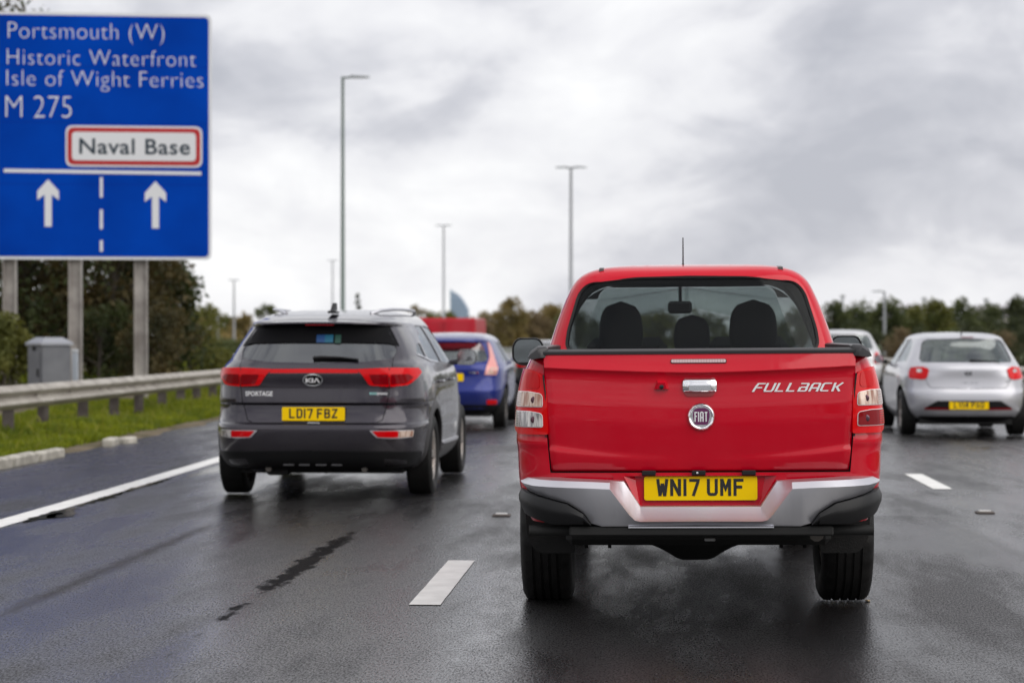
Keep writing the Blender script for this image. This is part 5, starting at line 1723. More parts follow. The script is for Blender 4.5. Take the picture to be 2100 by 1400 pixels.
flat_front = lambda x, z: (cab_sh.front(x, z)[0], Vector((0, 1, 0)))
cutl.append(solid_panel(ws, flat_front, 0.3, -0.3, 0.08))
cutl += [cyl_cutter(-1.2, -0.55, 4.15, 0.40, 0.45), cyl_cutter(0.55, 1.2, 4.15, 0.40, 0.45)]
cut(cab, cutl)
panel('rear_window', rw, lambda x, z: cab_sh.rear(x, z), GLASS_T, truck, -0.006, -0.011, 0.05)
# rubber seal round the glass
rings = []
for i in range(len(rw)):
    p, n = cab_sh.rear(*rw[i]); q = Vector((p.x, 0, p.z)) - Vector((0, 0, 1.45)); q.normalize()
    rings.append([p + n * 0.003 + q * 0.002, p + n * 0.003 - q * 0.012, p - n * 0.012 - q * 0.012, p - n * 0.012 + q * 0.002])
mb = MB(); nR = len(rings); vs = [p for r in rings for p in r]
mb.add(vs, [(i * 4 + k, i * 4 + (k + 1) % 4, ((i + 1) % nR) * 4 + (k + 1) % 4, ((i + 1) % nR) * 4 + k) for i in range(nR) for k in range(4)])
mb.build('window_seal', BLACK_PL, truck)
for s in (-1, 1):
    f = cab_sh.side(s)
    for w_ in SIDE_W:
        panel('side_window', w_, f, GLASS_W, truck, -0.006, -0.011, 0.08)
panel('windscreen', ws, cab_sh.front, GLASS_W, truck, -0.006, -0.011, 0.08)
# inside: rear bench, front seats, mirror
mb = MB(); mb.box(-0.66, 0.66, 1.72, 1.86, 0.75, 1.27, bev=0.05); mb.build('rear_seat', SEAT, truck, True)
for x, z1_, w_ in ((-0.385, 1.562, 0.26), (0.352, 1.566, 0.285), (0.008, 1.484, 0.215)):
    headrest(truck, x, 1.90 if abs(x) < 0.1 else 2.0, 1.255, z1_, w_, 0.12)
for s in (-1, 1):
    mb = MB(); mb.box(s * 0.36 - 0.24, s * 0.36 + 0.24, 2.72, 2.84, 0.8, 1.36, bev=0.05); mb.build('front_seat', SEAT, truck, True)
mb = MB(); mb.box(-0.70, 0.70, 3.22, 3.50, 1.0, 1.235, bev=0.04); mb.build('dashboard', SEAT, truck, True)
mb = MB(); mb.box(-0.115, 0.03, 2.80, 2.84, 1.50, 1.575, bev=0.015); mb.box(-0.05, -0.03, 2.82, 2.86, 1.56, 1.66); mb.build('inside_mirror', BLACK_PL, truck)
mb = MB(); mb.lathe([(0.17, -0.012), (0.185, 0.0), (0.17, 0.012), (0.158, 0.0)], 'y', (0.36, 3.15, 1.13), 28, closed=True); mb.build('steering_wheel', BLACK_PL, truck, True)
for s in (-1, 1):
    door_mirror(truck, s * 0.875, s * 1.078, 3.18, 1.19, 1.362, BLACK_PL, MIRROR, dep=0.14, stalk_x=s * 0.80)
    mb = MB(); rings = [[(s * 0.485 + a, y, z + b) for a, b in ((-0.014, -0.018), (0.014, -0.018), (0.012, -0.002), (-0.012, -0.002))] for y, z in ((1.668, 1.738), (1.80, 1.748), (2.1, 1.752), (2.4, 1.744))]
    mb.loft(rings); mb.build('roof_moulding', principled('moulding_grey', (0.10, 0.09, 0.09), 0.4), truck)
mb = MB(); mb.tube([(-0.03, 2.33, 1.76), (-0.03, 2.30, 1.93)], [0.0045, 0.003], 8); mb.lathe([(0.0, 0.03), (0.012, 0.02), (0.02, 0.0)], 'z', (-0.03, 2.33, 1.755), 12); mb.build('aerial', BLACK_PL, truck, True)

# ------------------------------------------------------------------ other cars
def car(root, sh, paint, rear_w, side_w, screen, wh, cav_z, grooves_rear=(), grooves_side=(), rear_glass=GLASS_C, arch=0.055, trim=None, seats=True, M=44, rim=None, hidden_front=False):
    """body with a hollow cabin, window openings with glass, wheels; wh = (rear y, front y, half track, radius, width)"""
    body = sh.solid(0, M).build('body', [paint, INTERIOR], root)
    inner = sh.solid(1, 36, inset=0.06, z0=cav_z[0], z1=cav_z[1], ymax=cav_z[2])
    flat_r = lambda x, z: (sh.rear(x, z)[0], Vector((0, -1, 0)))
    flat_f = lambda x, z: (sh.front(x, z)[0], Vector((0, 1, 0)))
    cl = [(inner.v, inner.f), solid_panel(rear_w, flat_r, 0.05, -0.28, 0.08), solid_panel(screen, flat_f, 0.3, -0.3, 0.1)]
    for s in (-1, 1):
        f = sh.side(s)
        ff = lambda a, b, f=f, s=s: (f(a, b)[0], Vector((s, 0, 0)))
        for w_ in side_w:
            cl.append(solid_panel(w_, ff, 0.06, -0.2, 0.1))
        for g_ in grooves_side:
            cl.append(groove(open_dens(g_), f))
        for yy in wh[:2]:
            c = cyl_cutter(s * 0.5 if s > 0 else -1.3, 1.3 if s > 0 else -0.5, yy, wh[3] + 0.01, wh[3] + arch)
            cl.append(c)
    for g_, fn in grooves_rear:
        cl.append(groove(open_dens(g_, 0.04), fn))
    cut(body, cl)
    panel('rear_window', rear_w, sh.rear, rear_glass, root, -0.006, -0.011, 0.06)
    panel('windscreen', screen, sh.front, GLASS_W, root, -0.006, -0.011, 0.1)
    for s in (-1, 1):
        f = sh.side(s)
        for w_ in side_w:
            panel('side_window', w_, f, GLASS_C, root, -0.006, -0.011, 0.1)
        for yy in wh[:2]:
            wheel(root, s * wh[2], yy, wh[3], wh[4], wh[3] * 0.64, s, 5, rim, 48, False)
    if seats:
        mb = MB(); mb.box(-0.58, 0.58, wh[0] + 0.15, wh[0] + 0.30, 0.5, cav_z[1] - 0.55, bev=0.05); mb.build('rear_seat', SEAT, root, True)
        for s in (-1, 1):
            headrest(root, s * 0.33, wh[0] + 0.22, cav_z[1] - 0.57, cav_z[1] - 0.36, 0.25, 0.10)
            mb = MB(); mb.box(s * 0.36 - 0.23, s * 0.36 + 0.23, wh[0] + 1.05, wh[0] + 1.17, 0.5, cav_z[1] - 0.42, bev=0.05); mb.build('front_seat', SEAT, root, True)
            headrest(root, s * 0.36, wh[0] + 1.1, cav_z[1] - 0.43, cav_z[1] - 0.20, 0.24, 0.10)
    mb = MB(); mb.box(-wh[2] + 0.12, wh[2] - 0.12, wh[0] - 0.45, wh[1] + 0.4, sh.z0 - 0.03, sh.z0 + 0.05); mb.tube([(-wh[2], wh[0], wh[3]), (wh[2], wh[0], wh[3])], 0.05, 8)
    mb.build('underbody', DARK, root)
    return body

# grey SUV in the left lane
GREY = car_paint('grey_metallic_paint', (0.036, 0.031, 0.043), 0.6, 0.25, dirt_top=0.7, dirt_amt=0.5)
suv = tag(empty('suv', (-2.74, 16.62, 0)), 'dark grey metallic SUV with a red light bar in the left lane', 'SUV')
K = [(0.24, 0.80, 0.26, 4.2), (0.30, 0.87, 0.12, 4.35), (0.40, 0.912, 0.045, 4.42), (0.50, 0.918, 0.012, 4.46), (0.60, 0.925, 0.0, 4.46), (0.632, 0.925, 0.014, 4.46), (0.65, 0.923, 0.050, 4.45), (0.79, 0.922, 0.085, 4.43), (0.815, 0.921, 0.056, 4.42), (0.95, 0.914, 0.062, 4.36), (1.04, 0.902, 0.050, 4.15), (1.09, 0.888, 0.054, 3.85), (1.115, 0.878, 0.085, 3.65), (1.17, 0.850, 0.135, 3.38), (1.30, 0.782, 0.25, 3.05), (1.40, 0.722, 0.335, 2.84), (1.442, 0.694, 0.365, 2.75), (1.458, 0.684, 0.310, 2.71), (1.474, 0.672, 0.300, 2.67), (1.50, 0.650, 0.37, 2.60), (1.53, 0.615, 0.56, 2.55), (1.555, 0.57, 0.80, 2.50), (1.575, 0.50, 1.05, 2.45), (1.59, 0.40, 1.35, 2.38), (1.60, 0.25, 1.65, 2.30), (1.604, 0.04, 2.0, 2.24)]
zk = [k[0] for k in K]
ksh = Shell(K, 2.2, [6.0 if z < 1.12 else (5.2 if z < 1.5 else 4.2) for z in zk], 3.2, 4)
rwin = round_poly([(-0.625, 1.175), (-0.40, 1.148), (0.0, 1.138), (0.40, 1.148), (0.625, 1.175), (0.655, 1.235), (0.625, 1.30), (0.535, 1.452), (-0.535, 1.452), (-0.625, 1.30), (-0.655, 1.235)], 0.04)
sw = [round_poly([(0.98, 1.165), (1.78, 1.13), (1.78, 1.452), (1.30, 1.455), (1.06, 1.33)], 0.03), round_poly([(1.86, 1.128), (2.95, 1.10), (2.70, 1.26), (2.36, 1.44), (1.86, 1.455)], 0.03), round_poly([(0.62, 1.215), (0.90, 1.172), (0.97, 1.30), (0.80, 1.29)], 0.02)]
scr = round_poly([(-0.70, 1.16), (0.70, 1.16), (0.55, 1.44), (-0.55, 1.44)], 0.04)
wr, wl = ksh.wrap(1), ksh.wrap(-1)
gr = []
for f in (wr, wl):
    gr.append(([(0.617, 1.09), (0.62, 0.93), (0.60, 0.80), (0.56, 0.67), (0.50, 0.645), (0.02, 0.642)], f))
    gr.append(([(0.64, 1.10), (0.655, 1.20)], f))
car(suv, ksh, GREY, rwin, sw, scr, (0.91, 3.58, 0.800, 0.345, 0.225), (0.62, 1.53, 3.35), gr,
    [[(1.82, 0.36), (1.82, 1.46)], [(0.96, 1.15), (1.12, 0.95), (1.30, 0.55), (1.34, 0.36)], [(2.98, 0.36), (2.98, 1.08)]], rear_glass=GLASS_S)
flat_k = lambda x, z: (ksh.rear(x, z)[0], Vector((0, -1, 0)))
# black band paints the spoiler's shade onto the glass; spoiler lip, brake light
panel('spoiler_shade_band', round_poly([(-0.665, 1.272), (-0.58, 1.30), (-0.30, 1.305), (0.30, 1.305), (0.58, 1.30), (0.665, 1.272), (0.56, 1.452), (-0.56, 1.452)], 0.015), ksh.rear, principled('shade_and_badge_black', (0.005, 0.005, 0.006), 0.5, spec=0.06), suv, 0.002, -0.004, 0.06)
mb = MB(); rings = []
for x in np.linspace(-0.60, 0.60, 31):
    q = 1 - abs(x / 0.60) ** 4
    y0 = ksh._rear(x, 1.47).y
    z0_ = 1.468 - 0.012 * (x / 0.6) ** 2
    rings.append([(x, y0 + 0.05, z0_ + 0.024 * q + 0.004), (x, y0 - 0.045 * q, z0_ + 0.010), (x, y0 - 0.052 * q, z0_ - 0.002), (x, y0 - 0.035 * q, z0_ - 0.012), (x, y0 + 0.03, z0_ - 0.016)])
mb.loft(rings); mb.build('spoiler', GREY, suv, True, 35)
mb = MB(); yb = ksh._rear(0, 1.46).y; mb.box(-0.11, 0.13, yb - 0.054, yb - 0.030, 1.447, 1.457, bev=0.003); mb.build('high_brake_light', LENS_DARKRED, suv)
for x0, x1, z0_, z1_, c in ((-0.015, 0.055, 1.305, 1.425, (0.01, 0.05, 0.16)), (0.055, 0.125, 1.305, 1.43, (0.01, 0.10, 0.17)), (0.14, 0.19, 1.30, 1.425, (0.015, 0.06, 0.045)), (-0.14, -0.015, 1.405, 1.43, (0.01, 0.09, 0.14))):
    panel('window_colour_patch', [(x0, z0_), (x1, z0_), (x1 - 0.008, z1_), (x0 - 0.008, z1_)], ksh.rear, principled('glass_colour_%d' % int(x0 * 1000), c, 0.4), suv, 0.004, 0.0025, 0.1)  # blue and green colour patches laid on the upper rear glass
# lamps and light bar
for s, f in ((1, wr), (-1, wl)):
    tl = panel('tail_light', round_poly([(0.345, 1.088), (0.40, 1.040), (0.455, 0.955), (0.62, 0.945), (0.78, 0.955), (1.03, 1.06), (0.98, 1.092), (0.62, 1.094)], [0.01, 0.02, 0.02, 0.02, 0.03, 0.02, 0.02, 0]), f, LENS_RED, suv, 0.012, -0.02, 0.035)
    panel('lens', round_poly([(0.455, 1.045), (0.49, 0.968), (0.608, 0.962), (0.608, 1.045)], 0.01), f, LENS_DARKRED, tl, 0.0145, 0.008, 0.04)
    panel('lens', round_poly([(0.63, 0.965), (0.76, 0.972), (0.86, 1.02), (0.80, 1.045), (0.63, 1.045)], 0.01), f, LENS_DARKRED, tl, 0.0145, 0.008, 0.04)
    panel('lens_gap', [(0.614, 0.945), (0.621, 0.945), (0.621, 1.092), (0.614, 1.092)], f, BLACK_PL, tl, 0.0135, 0.006, 0.1)
    panel('light_bar', [(0.0, 1.058), (0.365, 1.056), (0.365, 1.088), (0.0, 1.090)], f, LENS_RED, suv, 0.010, -0.01, 0.06)
    # bumper lamps
    fl = panel('bumper_reflector', round_poly([(0.46, 0.590), (0.52, 0.528), (0.63, 0.520), (0.86, 0.528), (0.88, 0.590)], 0.015), f, SILVER_TRIM, suv, 0.004, -0.012, 0.05)
    panel('lens', round_poly([(0.485, 0.583), (0.53, 0.535), (0.70, 0.530), (0.70, 0.583)], 0.012), f, LENS_RED, fl, 0.008, 0.0, 0.05)
    panel('lens', round_poly([(0.705, 0.530), (0.86, 0.535), (0.868, 0.583), (0.705, 0.583)], 0.01), f, LENS_CLEAR if s < 0 else LENS_AMBER, fl, 0.008, 0.0, 0.05)
    panel('lower_cladding', round_poly([(0.0, 0.425), (0.55, 0.415), (1.02, 0.405), (1.02, 0.30), (0.60, 0.27), (0.0, 0.265)], 0.02), f, BLACK_PL, suv, 0.008, -0.01, 0.07)
    for yy in (0.91, 3.58):
        arch_trim(suv, ksh, s, yy, 0.355, 0.40, 0.055, principled('arch_cladding', (0.030, 0.028, 0.030), 0.5), t0=-12, t1=192)
    side = ksh.side(s)
    panel('sill_cladding', round_poly([(1.40, 0.26), (3.10, 0.26), (3.08, 0.40), (1.42, 0.40)], 0.03), side, principled('arch_cladding'), suv, 0.012, -0.02, 0.12)
    panel('sill_strip', round_poly([(1.45, 0.41), (3.02, 0.38), (3.02, 0.405), (1.45, 0.435)], 0.008), side, SILVER_TRIM, suv, 0.014, 0.0, 0.15)
    panel('window_trim', [(0.62, 1.200), (0.98, 1.145), (1.80, 1.110), (2.98, 1.078), (2.98, 1.092), (1.80, 1.124), (0.98, 1.160), (0.62, 1.213)], side, CHROME, suv, 0.007, -0.004, 0.15)
    for yy in (1.18, 2.10):
        p, n = side(yy + 0.08, 0.965)
        mb = MB(); mb.tube([(p.x, yy, 0.965), (p.x + s * 0.030, yy + 0.03, 0.967), (p.x + s * 0.032, yy + 0.16, 0.969), (p.x, yy + 0.19, 0.969)], 0.012, 8); mb.build('door_handle', GREY, suv, True)
    rr = []
    rp = [(0.82, 0.0), (0.90, 0.030), (1.1, 0.040), (1.4, 0.042), (1.8, 0.042), (2.2, 0.038), (2.34, 0.0)]
    mb = MB(); mb.tube([(lambda q: (q.x, q.y, q.z + dz))(side(yy, 1.552)[0]) for yy, dz in rp], 0.014, 8); mb.build('roof_rail', SILVER_TRIM, suv, True, 60)
    mb = MB(); mb.tube([(s * 0.40, 0.16, 0.262), (s * 0.40, 0.35, 0.27)], 0.024, 12); mb.build('exhaust', principled('exhaust_steel', (0.12, 0.11, 0.10), 0.5, 0.7), suv, True)
    door_mirror(suv, s * 0.925, s * 1.115, 2.72, 1.085, 1.235, GREY, dep=0.13, stalk_x=s * 0.86)
mb = MB()
rings = [[(x, 0.62 + y, z) for x, y in ((0.07, -0.01), (0.095, 0.10), (0.07, 0.16), (0.045, 0.10))] for z in (1.555,)]
fin = [(0.50, 1.556), (0.74, 1.585), (0.72, 1.640), (0.69, 1.642), (0.58, 1.585)]
mb.prism(fin, 0.052, 0.088, 'x'); mb.box(0.035, 0.105, 0.52, 0.74, 1.552, 1.574, bev=0.008); mb.build('roof_aerial', BLACK_PL, suv)
mb = MB(); rings = []
for x, z, h_ in ((-0.02, 1.182, 0.022), (0.05, 1.186, 0.020), (0.20, 1.184, 0.014), (0.355, 1.170, 0.006)):
    y0 = ksh._rear(x, z).y
    rings.append([(x, y0 - 0.02, z - h_), (x, y0 - 0.035, z), (x, y0 - 0.02, z + h_ * .6), (x, y0 + 0.0, z)])
mb.loft(rings); mb.build('rear_wiper', BLACK_PL, suv)
em = panel('badge', ellipse(-0.01, 1.0, 0.083, 0.050, 32), ksh.rear, principled('shade_and_badge_black'), suv, 0.016, 0.0, 0.05)
ring_o, ring_i = ellipse(-0.01, 1.0, 0.083, 0.050, 40), ellipse(-0.01, 1.0, 0.075, 0.043, 40)
vs = [ksh.rear(a, b)[0] + Vector((0, -0.018, 0)) for a, b in ring_o + ring_i]
mb = MB(); mb.add(vs, [(i, (i + 1) % 40, 40 + (i + 1) % 40, 40 + i) for i in range(40)]); mb.build('badge_ring', CHROME, em, fix=False)
KIA = {'K': [[(0, 0), (0, 100)], [(44, 100), (6, 48), (48, 0)]], 'I': [[(0, 0), (0, 100)]], 'A': [[(0, 0), (24, 96), (48, 0)]]}
xx = -0.010 - 0.052
for ch, adv in (('K', 0.050), ('I', 0.014), ('A', 0)):
    mb = MB()
    for k, st in enumerate(KIA[ch]):
        stroke(st, 17, 0.018 + 0.0005 * k, ksh.rear, mb, lambda a, c, x=xx: (x + a * 0.00085, 0.982 + c * 0.00036))
    mb.build('badge_letter', WHITE_TRIM, em, fix=False); xx += adv
lettering('name_badge', 'SPORTAGE', -0.575, -0.345, 0.868, 0.906, ksh.rear, WHITE_TRIM, suv, hi=0.004, weight=0.02)
lettering('eco_badge', 'eco', 0.455, 0.515, 0.880, 0.900, ksh.rear, principled('eco_teal', (0.30, 0.62, 0.60), 0.3, 0.3), suv, ref='o', hi=0.004, weight=0.02)
lettering('eco_badge', 'dynamics', 0.515, 0.60, 0.880, 0.902, ksh.rear, WHITE_TRIM, suv, ref='d', hi=0.004, weight=0.02)
plate(suv, 'LD17 FBZ', -0.005, 0.722, lambda x, z: (Vector((x, 0.052, z)), Vector((0, -1, 0))))
mb = MB(); mb.box(-0.05, 0.05, 0.02, 0.05, 0.645, 0.655); mb.build('plate_lamp', CHROME, suv)
mb = MB(); mb.prism([(-0.62, 0.30), (0.62, 0.30), (0.50, 0.235), (0.12, 0.245), (0.06, 0.215), (0.0, 0.245), (-0.25, 0.245), (-0.28, 0.20), (-0.42, 0.20), (-0.46, 0.235)], 0.30, 0.60, 'y'); mb.build('rear_undertray', DARK, suv)
for x in (-0.22, -0.09, 0.05, 0.18):
    mb = MB(); mb.box(x - 0.045, x + 0.045, 0.085, 0.13, 0.292, 0.308, bev=0.004); mb.build('diffuser_fin', principled('fin_grey', (0.06, 0.06, 0.065), 0.5), suv)

# blue hatchback ahead of the SUV
BLUE = car_paint('blue_paint', (0.006, 0.018, 0.19), 0.35, 0.36, dirt_top=0.6, dirt_amt=0.3)
blue = tag(empty('hatchback', (-2.93, 29.45, 0)), 'bright blue hatchback partly hidden behind the dark grey SUV', 'car')
F = [(0.22, 0.72, 0.26, 3.7), (0.30, 0.79, 0.09, 3.85), (0.42, 0.84, 0.025, 3.92), (0.56, 0.856, 0.0, 3.93), (0.64, 0.86, 0.03, 3.9), (0.78, 0.858, 0.055, 3.85), (0.88, 0.850, 0.055, 3.5), (0.93, 0.838, 0.07, 3.1), (0.99, 0.80, 0.12, 2.85), (1.16, 0.70, 0.26, 2.48), (1.27, 0.640, 0.33, 2.30), (1.29, 0.628, 0.28, 2.27), (1.32, 0.60, 0.32, 2.22), (1.36, 0.54, 0.55, 2.15), (1.385, 0.47, 0.80, 2.12), (1.405, 0.33, 1.2, 2.06), (1.416, 0.05, 1.75, 1.95)]
fsh = Shell(F, 1.9, [5.6 if k[0] < 0.9 else 4.8 for k in F], 3.0, 4)
car(blue, fsh, BLUE, round_poly([(-0.56, 0.985), (0.56, 0.985), (0.60, 1.04), (0.49, 1.26), (-0.49, 1.26), (-0.60, 1.04)], 0.04),
    [round_poly([(0.85, 1.0), (1.55, 0.97), (1.55, 1.27), (1.15, 1.275)], 0.03), round_poly([(1.62, 0.97), (2.62, 0.95), (2.1, 1.265), (1.62, 1.275)], 0.03)],
    round_poly([(-0.66, 0.99), (0.66, 0.99), (0.50, 1.25), (-0.50, 1.25)], 0.04), (0.70, 3.19, 0.745, 0.305, 0.20), (0.55, 1.345, 2.85), grooves_side=[[(1.585, 0.33), (1.585, 1.27)], [(2.66, 0.33), (2.66, 0.93)]], M=36)
SPOT_PALE = principled('pale_silver_roof', (0.55, 0.55, 0.58), 0.3, 0.3, 1.0)
PINK = principled('pinkish_reflection_lens', (0.75, 0.30, 0.27), 0.2, 0, 1.0)  # whitish reflection on a red lens, mixed into its colour
mb = MB(); rings = []
for x in np.linspace(-0.55, 0.55, 25):
    q = 1 - abs(x / 0.55) ** 4; y0 = fsh._rear(x, 1.31).y
    rings.append([(x, y0 + 0.04, 1.312 + 0.03 * q), (x, y0 - 0.08 * q, 1.302), (x, y0 - 0.085 * q, 1.280), (x, y0 + 0.03, 1.275)])
mb.loft(rings); mb.build('spoiler', BLUE, blue, True, 35)
for s in (-1, 1):
    f = fsh.wrap(s)
    tl = panel('tail_light', round_poly([(0.56, 0.80), (0.76, 0.80), (0.82, 0.90), (0.76, 1.20), (0.70, 1.27), (0.665, 1.27), (0.66, 1.05), (0.60, 0.93)], 0.02), f, PINK, blue, 0.012, -0.02, 0.05)
    panel('lens', round_poly([(0.60, 0.815), (0.75, 0.815), (0.79, 0.89), (0.66, 0.90)], 0.02), f, LENS_AMBER, tl, 0.015, 0.008, 0.05)
    panel('reflector', rrect(0.60, 0.80, 0.375, 0.44, 0.02), f, LENS_RED, blue, 0.008, -0.01, 0.06)
    panel('lower_cladding', round_poly([(0.0, 0.365), (0.86, 0.365), (0.90, 0.26), (0.6, 0.24), (0.0, 0.24)], 0.02), f, BLACK_PL, blue, 0.008, -0.01, 0.08)
    door_mirror(blue, s * 0.86, s * 1.0, 2.42, 0.98, 1.10, BLUE, dep=0.10, stalk_x=s * 0.80)
plate(blue, '', 0.0, 0.765, lambda x, z: (Vector((x, 0.045, z)), Vector((0, -1, 0))))
panel('name_badge', rrect(0.33, 0.48, 0.822, 0.843, 0.006), fsh.rear, CHROME, blue, 0.005, 0.0, 0.05)

# silver hatchback in the right lane
SILV = car_paint('silver_paint', (0.56, 0.56, 0.60), 0.45, 0.36, dirt_top=0.6, dirt_amt=0.35)
ibi = tag(empty('hatchback', (4.28, 27.75, 0)), 'silver hatchback with its whole rear in view in the right lane', 'car')
I_ = [(0.20, 0.70, 0.28, 3.75), (0.28, 0.77, 0.10, 3.9), (0.38, 0.82, 0.03, 3.98), (0.50, 0.838, 0.0, 4.0), (0.60, 0.846, 0.01, 4.0), (0.66, 0.846, 0.045, 3.98), (0.80, 0.842, 0.06, 3.92), (0.90, 0.828, 0.055, 3.6), (0.955, 0.808, 0.075, 3.1), (1.00, 0.785, 0.12, 2.85), (1.16, 0.700, 0.27, 2.5), (1.28, 0.630, 0.37, 2.28), (1.325, 0.600, 0.37, 2.2), (1.355, 0.56, 0.42, 2.15), (1.385, 0.48, 0.60, 2.1), (1.405, 0.34, 0.95, 2.05), (1.416, 0.05, 1.75, 1.95)]
ish = Shell(I_, 1.9, [5.2 if k[0] < 0.9 else 4.4 for k in I_], 3.0, 4)
car(ibi, ish, SILV, round_poly([(-0.60, 1.005), (0.60, 1.005), (0.615, 1.05), (0.55, 1.27), (0.50, 1.315), (0.0, 1.335), (-0.50, 1.315), (-0.55, 1.27), (-0.615, 1.05)], 0.04),
    [round_poly([(0.72, 1.02), (1.50, 0.985), (1.50, 1.315), (1.20, 1.32), (0.90, 1.22)], 0.05), round_poly([(1.58, 0.98), (2.66, 0.955), (2.15, 1.31), (1.58, 1.32)], 0.03)],
    round_poly([(-0.66, 1.0), (0.66, 1.0), (0.50, 1.30), (-0.50, 1.30)], 0.04), (0.72, 3.19, 0.735, 0.315, 0.215), (0.55, 1.365, 2.85),
    [([(0.58, 0.93), (0.56, 0.75), (0.50, 0.665), (0.02, 0.655)], ish.wrap(1)), ([(0.58, 0.93), (0.56, 0.75), (0.50, 0.665), (0.02, 0.655)], ish.wrap(-1))], [[(1.54, 0.30), (1.54, 1.30)], [(2.70, 0.33), (2.70, 0.94)]], M=40)
for s in (-1, 1):
    f = ish.wrap(s)
    tl = panel('tail_light', round_poly([(0.52, 0.915), (0.545, 0.80), (0.60, 0.775), (0.84, 0.79), (0.90, 0.86), (0.86, 0.935), (0.60, 0.945)], 0.02), f, LENS_RED, ibi, 0.012, -0.02, 0.04)
    panel('lens', round_poly([(0.62, 0.865), (0.71, 0.87), (0.71, 0.915), (0.62, 0.915)], 0.015), f, LENS_CLEAR, tl, 0.015, 0.008, 0.05)
    panel('diffuser', round_poly([(0.0, 0.495), (0.42, 0.495), (0.58, 0.40), (0.60, 0.375), (0.0, 0.375)], 0.015), f, BLACK_PL, ibi, 0.004, -0.01, 0.06)
    panel('reflector', round_poly([(0.24, 0.372), (0.60, 0.376), (0.58, 0.402), (0.26, 0.398)], 0.008), f, LENS_DARKRED, ibi, 0.007, -0.005, 0.06)
    panel('lower_valance', round_poly([(0.0, 0.285), (0.66, 0.285), (0.76, 0.22), (0.6, 0.205), (0.0, 0.205)], 0.02), f, BLACK_PL, ibi, 0.008, -0.01, 0.08)
    door_mirror(ibi, s * 0.86, s * 0.99, 2.42, 0.97, 1.09, SILV if s > 0 else BLACK_PL, dep=0.10, stalk_x=s * 0.80)
plate(ibi, 'LV14 PAO', 0.0, 0.437, lambda x, z: (Vector((x, 0.008, z)), Vector((0, -1, 0))))
panel('badge', round_poly([(-0.045, 0.835), (0.045, 0.835), (0.045, 0.885), (-0.045, 0.885)], 0.015), ish.rear, principled('badge_grey', (0.16, 0.16, 0.18), 0.25, 0.8), ibi, 0.008, -0.004, 0.05)
mb = MB()
for k, st in enumerate([[(46, 80), (8, 80), (4, 56), (46, 44), (42, 18), (4, 18)]]):
    stroke(st, 12, 0.010, ish.rear, mb, lambda a, c: (-0.03 + a * 0.0012, 0.84 + c * 0.0004))
mb.build('badge_letter', CHROME, ibi, fix=False)
lettering('name_badge', 'IBIZA', -0.09, 0.12, 0.725, 0.745, ish.rear, principled('badge_grey'), ibi, hi=0.003, spacing=1.8)
lettering('trim_badge', 'FR', 0.50, 0.55, 0.735, 0.76, ish.rear, principled('badge_grey'), ibi, hi=0.003, weight=0.02)
mb = MB(); rings = []
for x, z, h_ in ((0.03, 1.035, 0.026), (0.12, 1.032, 0.018), (0.44, 1.018, 0.006)):
    y0 = ish._rear(x, z).y
    rings.append([(x, y0 - 0.015, z - h_), (x, y0 - 0.03, z), (x, y0 - 0.015, z + h_ * .6), (x, y0, z)])
mb.loft(rings); mb.build('rear_wiper', BLACK_PL, ibi)
mb = MB(); mb.tube([(-0.03, 0.52, 1.375), (-0.03, 0.42, 1.46)], [0.010, 0.006], 8); mb.build('aerial', BLACK_PL, ibi)
yb = ish._rear(0.0, 1.345).y; mb = MB(); mb.box(-0.05, 0.12, yb - 0.012, yb + 0.02, 1.337, 1.350, bev=0.003); mb.build('high_brake_light', LENS_DARKRED, ibi)

# second silver hatchback, further on in the same lane
SILV2 = car_paint('pale_silver_paint', (0.60, 0.60, 0.62), 0.35, 0.36, dirt_top=0.6, dirt_amt=0.35)
cor = tag(empty('hatchback', (4.38, 45.6, 0)), 'pale silver hatchback half hidden behind the red pickup bed', 'car')
C_ = [(z * 1.065 if z > 0.5 else z, w * 1.03, yr, yf) for z, w, yr, yf in I_]
csh = Shell(C_, 1.9, [4.6 if k[0] < 0.95 else 3.6 for k in C_], 3.0, 4)
car(cor, csh, SILV2, round_poly([(-0.60, 1.07), (0.60, 1.07), (0.56, 1.30), (0.50, 1.38), (-0.50, 1.38), (-0.56, 1.30)], 0.05),
    [round_poly([(0.72, 1.09), (1.50, 1.05), (1.50, 1.39), (1.10, 1.40)], 0.05), round_poly([(1.58, 1.05), (2.6, 1.03), (2.15, 1.385), (1.58, 1.40)], 0.03)],
    round_poly([(-0.66, 1.07), (0.66, 1.07), (0.50, 1.37), (-0.50, 1.37)], 0.04), (0.72, 3.19, 0.755, 0.315, 0.21), (0.6, 1.44, 2.85), M=32)
for s in (-1, 1):
    f = csh.wrap(s)
    panel('tail_light', round_poly([(0.60, 0.76), (0.85, 0.76), (0.90, 0.88), (0.85, 1.0), (0.72, 1.0), (0.62, 0.90)], 0.03), f, LENS_RED, cor, 0.012, -0.02, 0.05)
    panel('lower_valance', round_poly([(0.0, 0.33), (0.78, 0.33), (0.80, 0.24), (0.0, 0.21)], 0.02), f, BLACK_PL, cor, 0.008, -0.01, 0.08)
    door_mirror(cor, s * 0.88, s * 1.02, 2.42, 1.03, 1.15, SILV2, dep=0.10, stalk_x=s * 0.82)
plate(cor, '', 0.0, 0.72, lambda x, z: (Vector((x, 0.03, z)), Vector((0, -1, 0))))

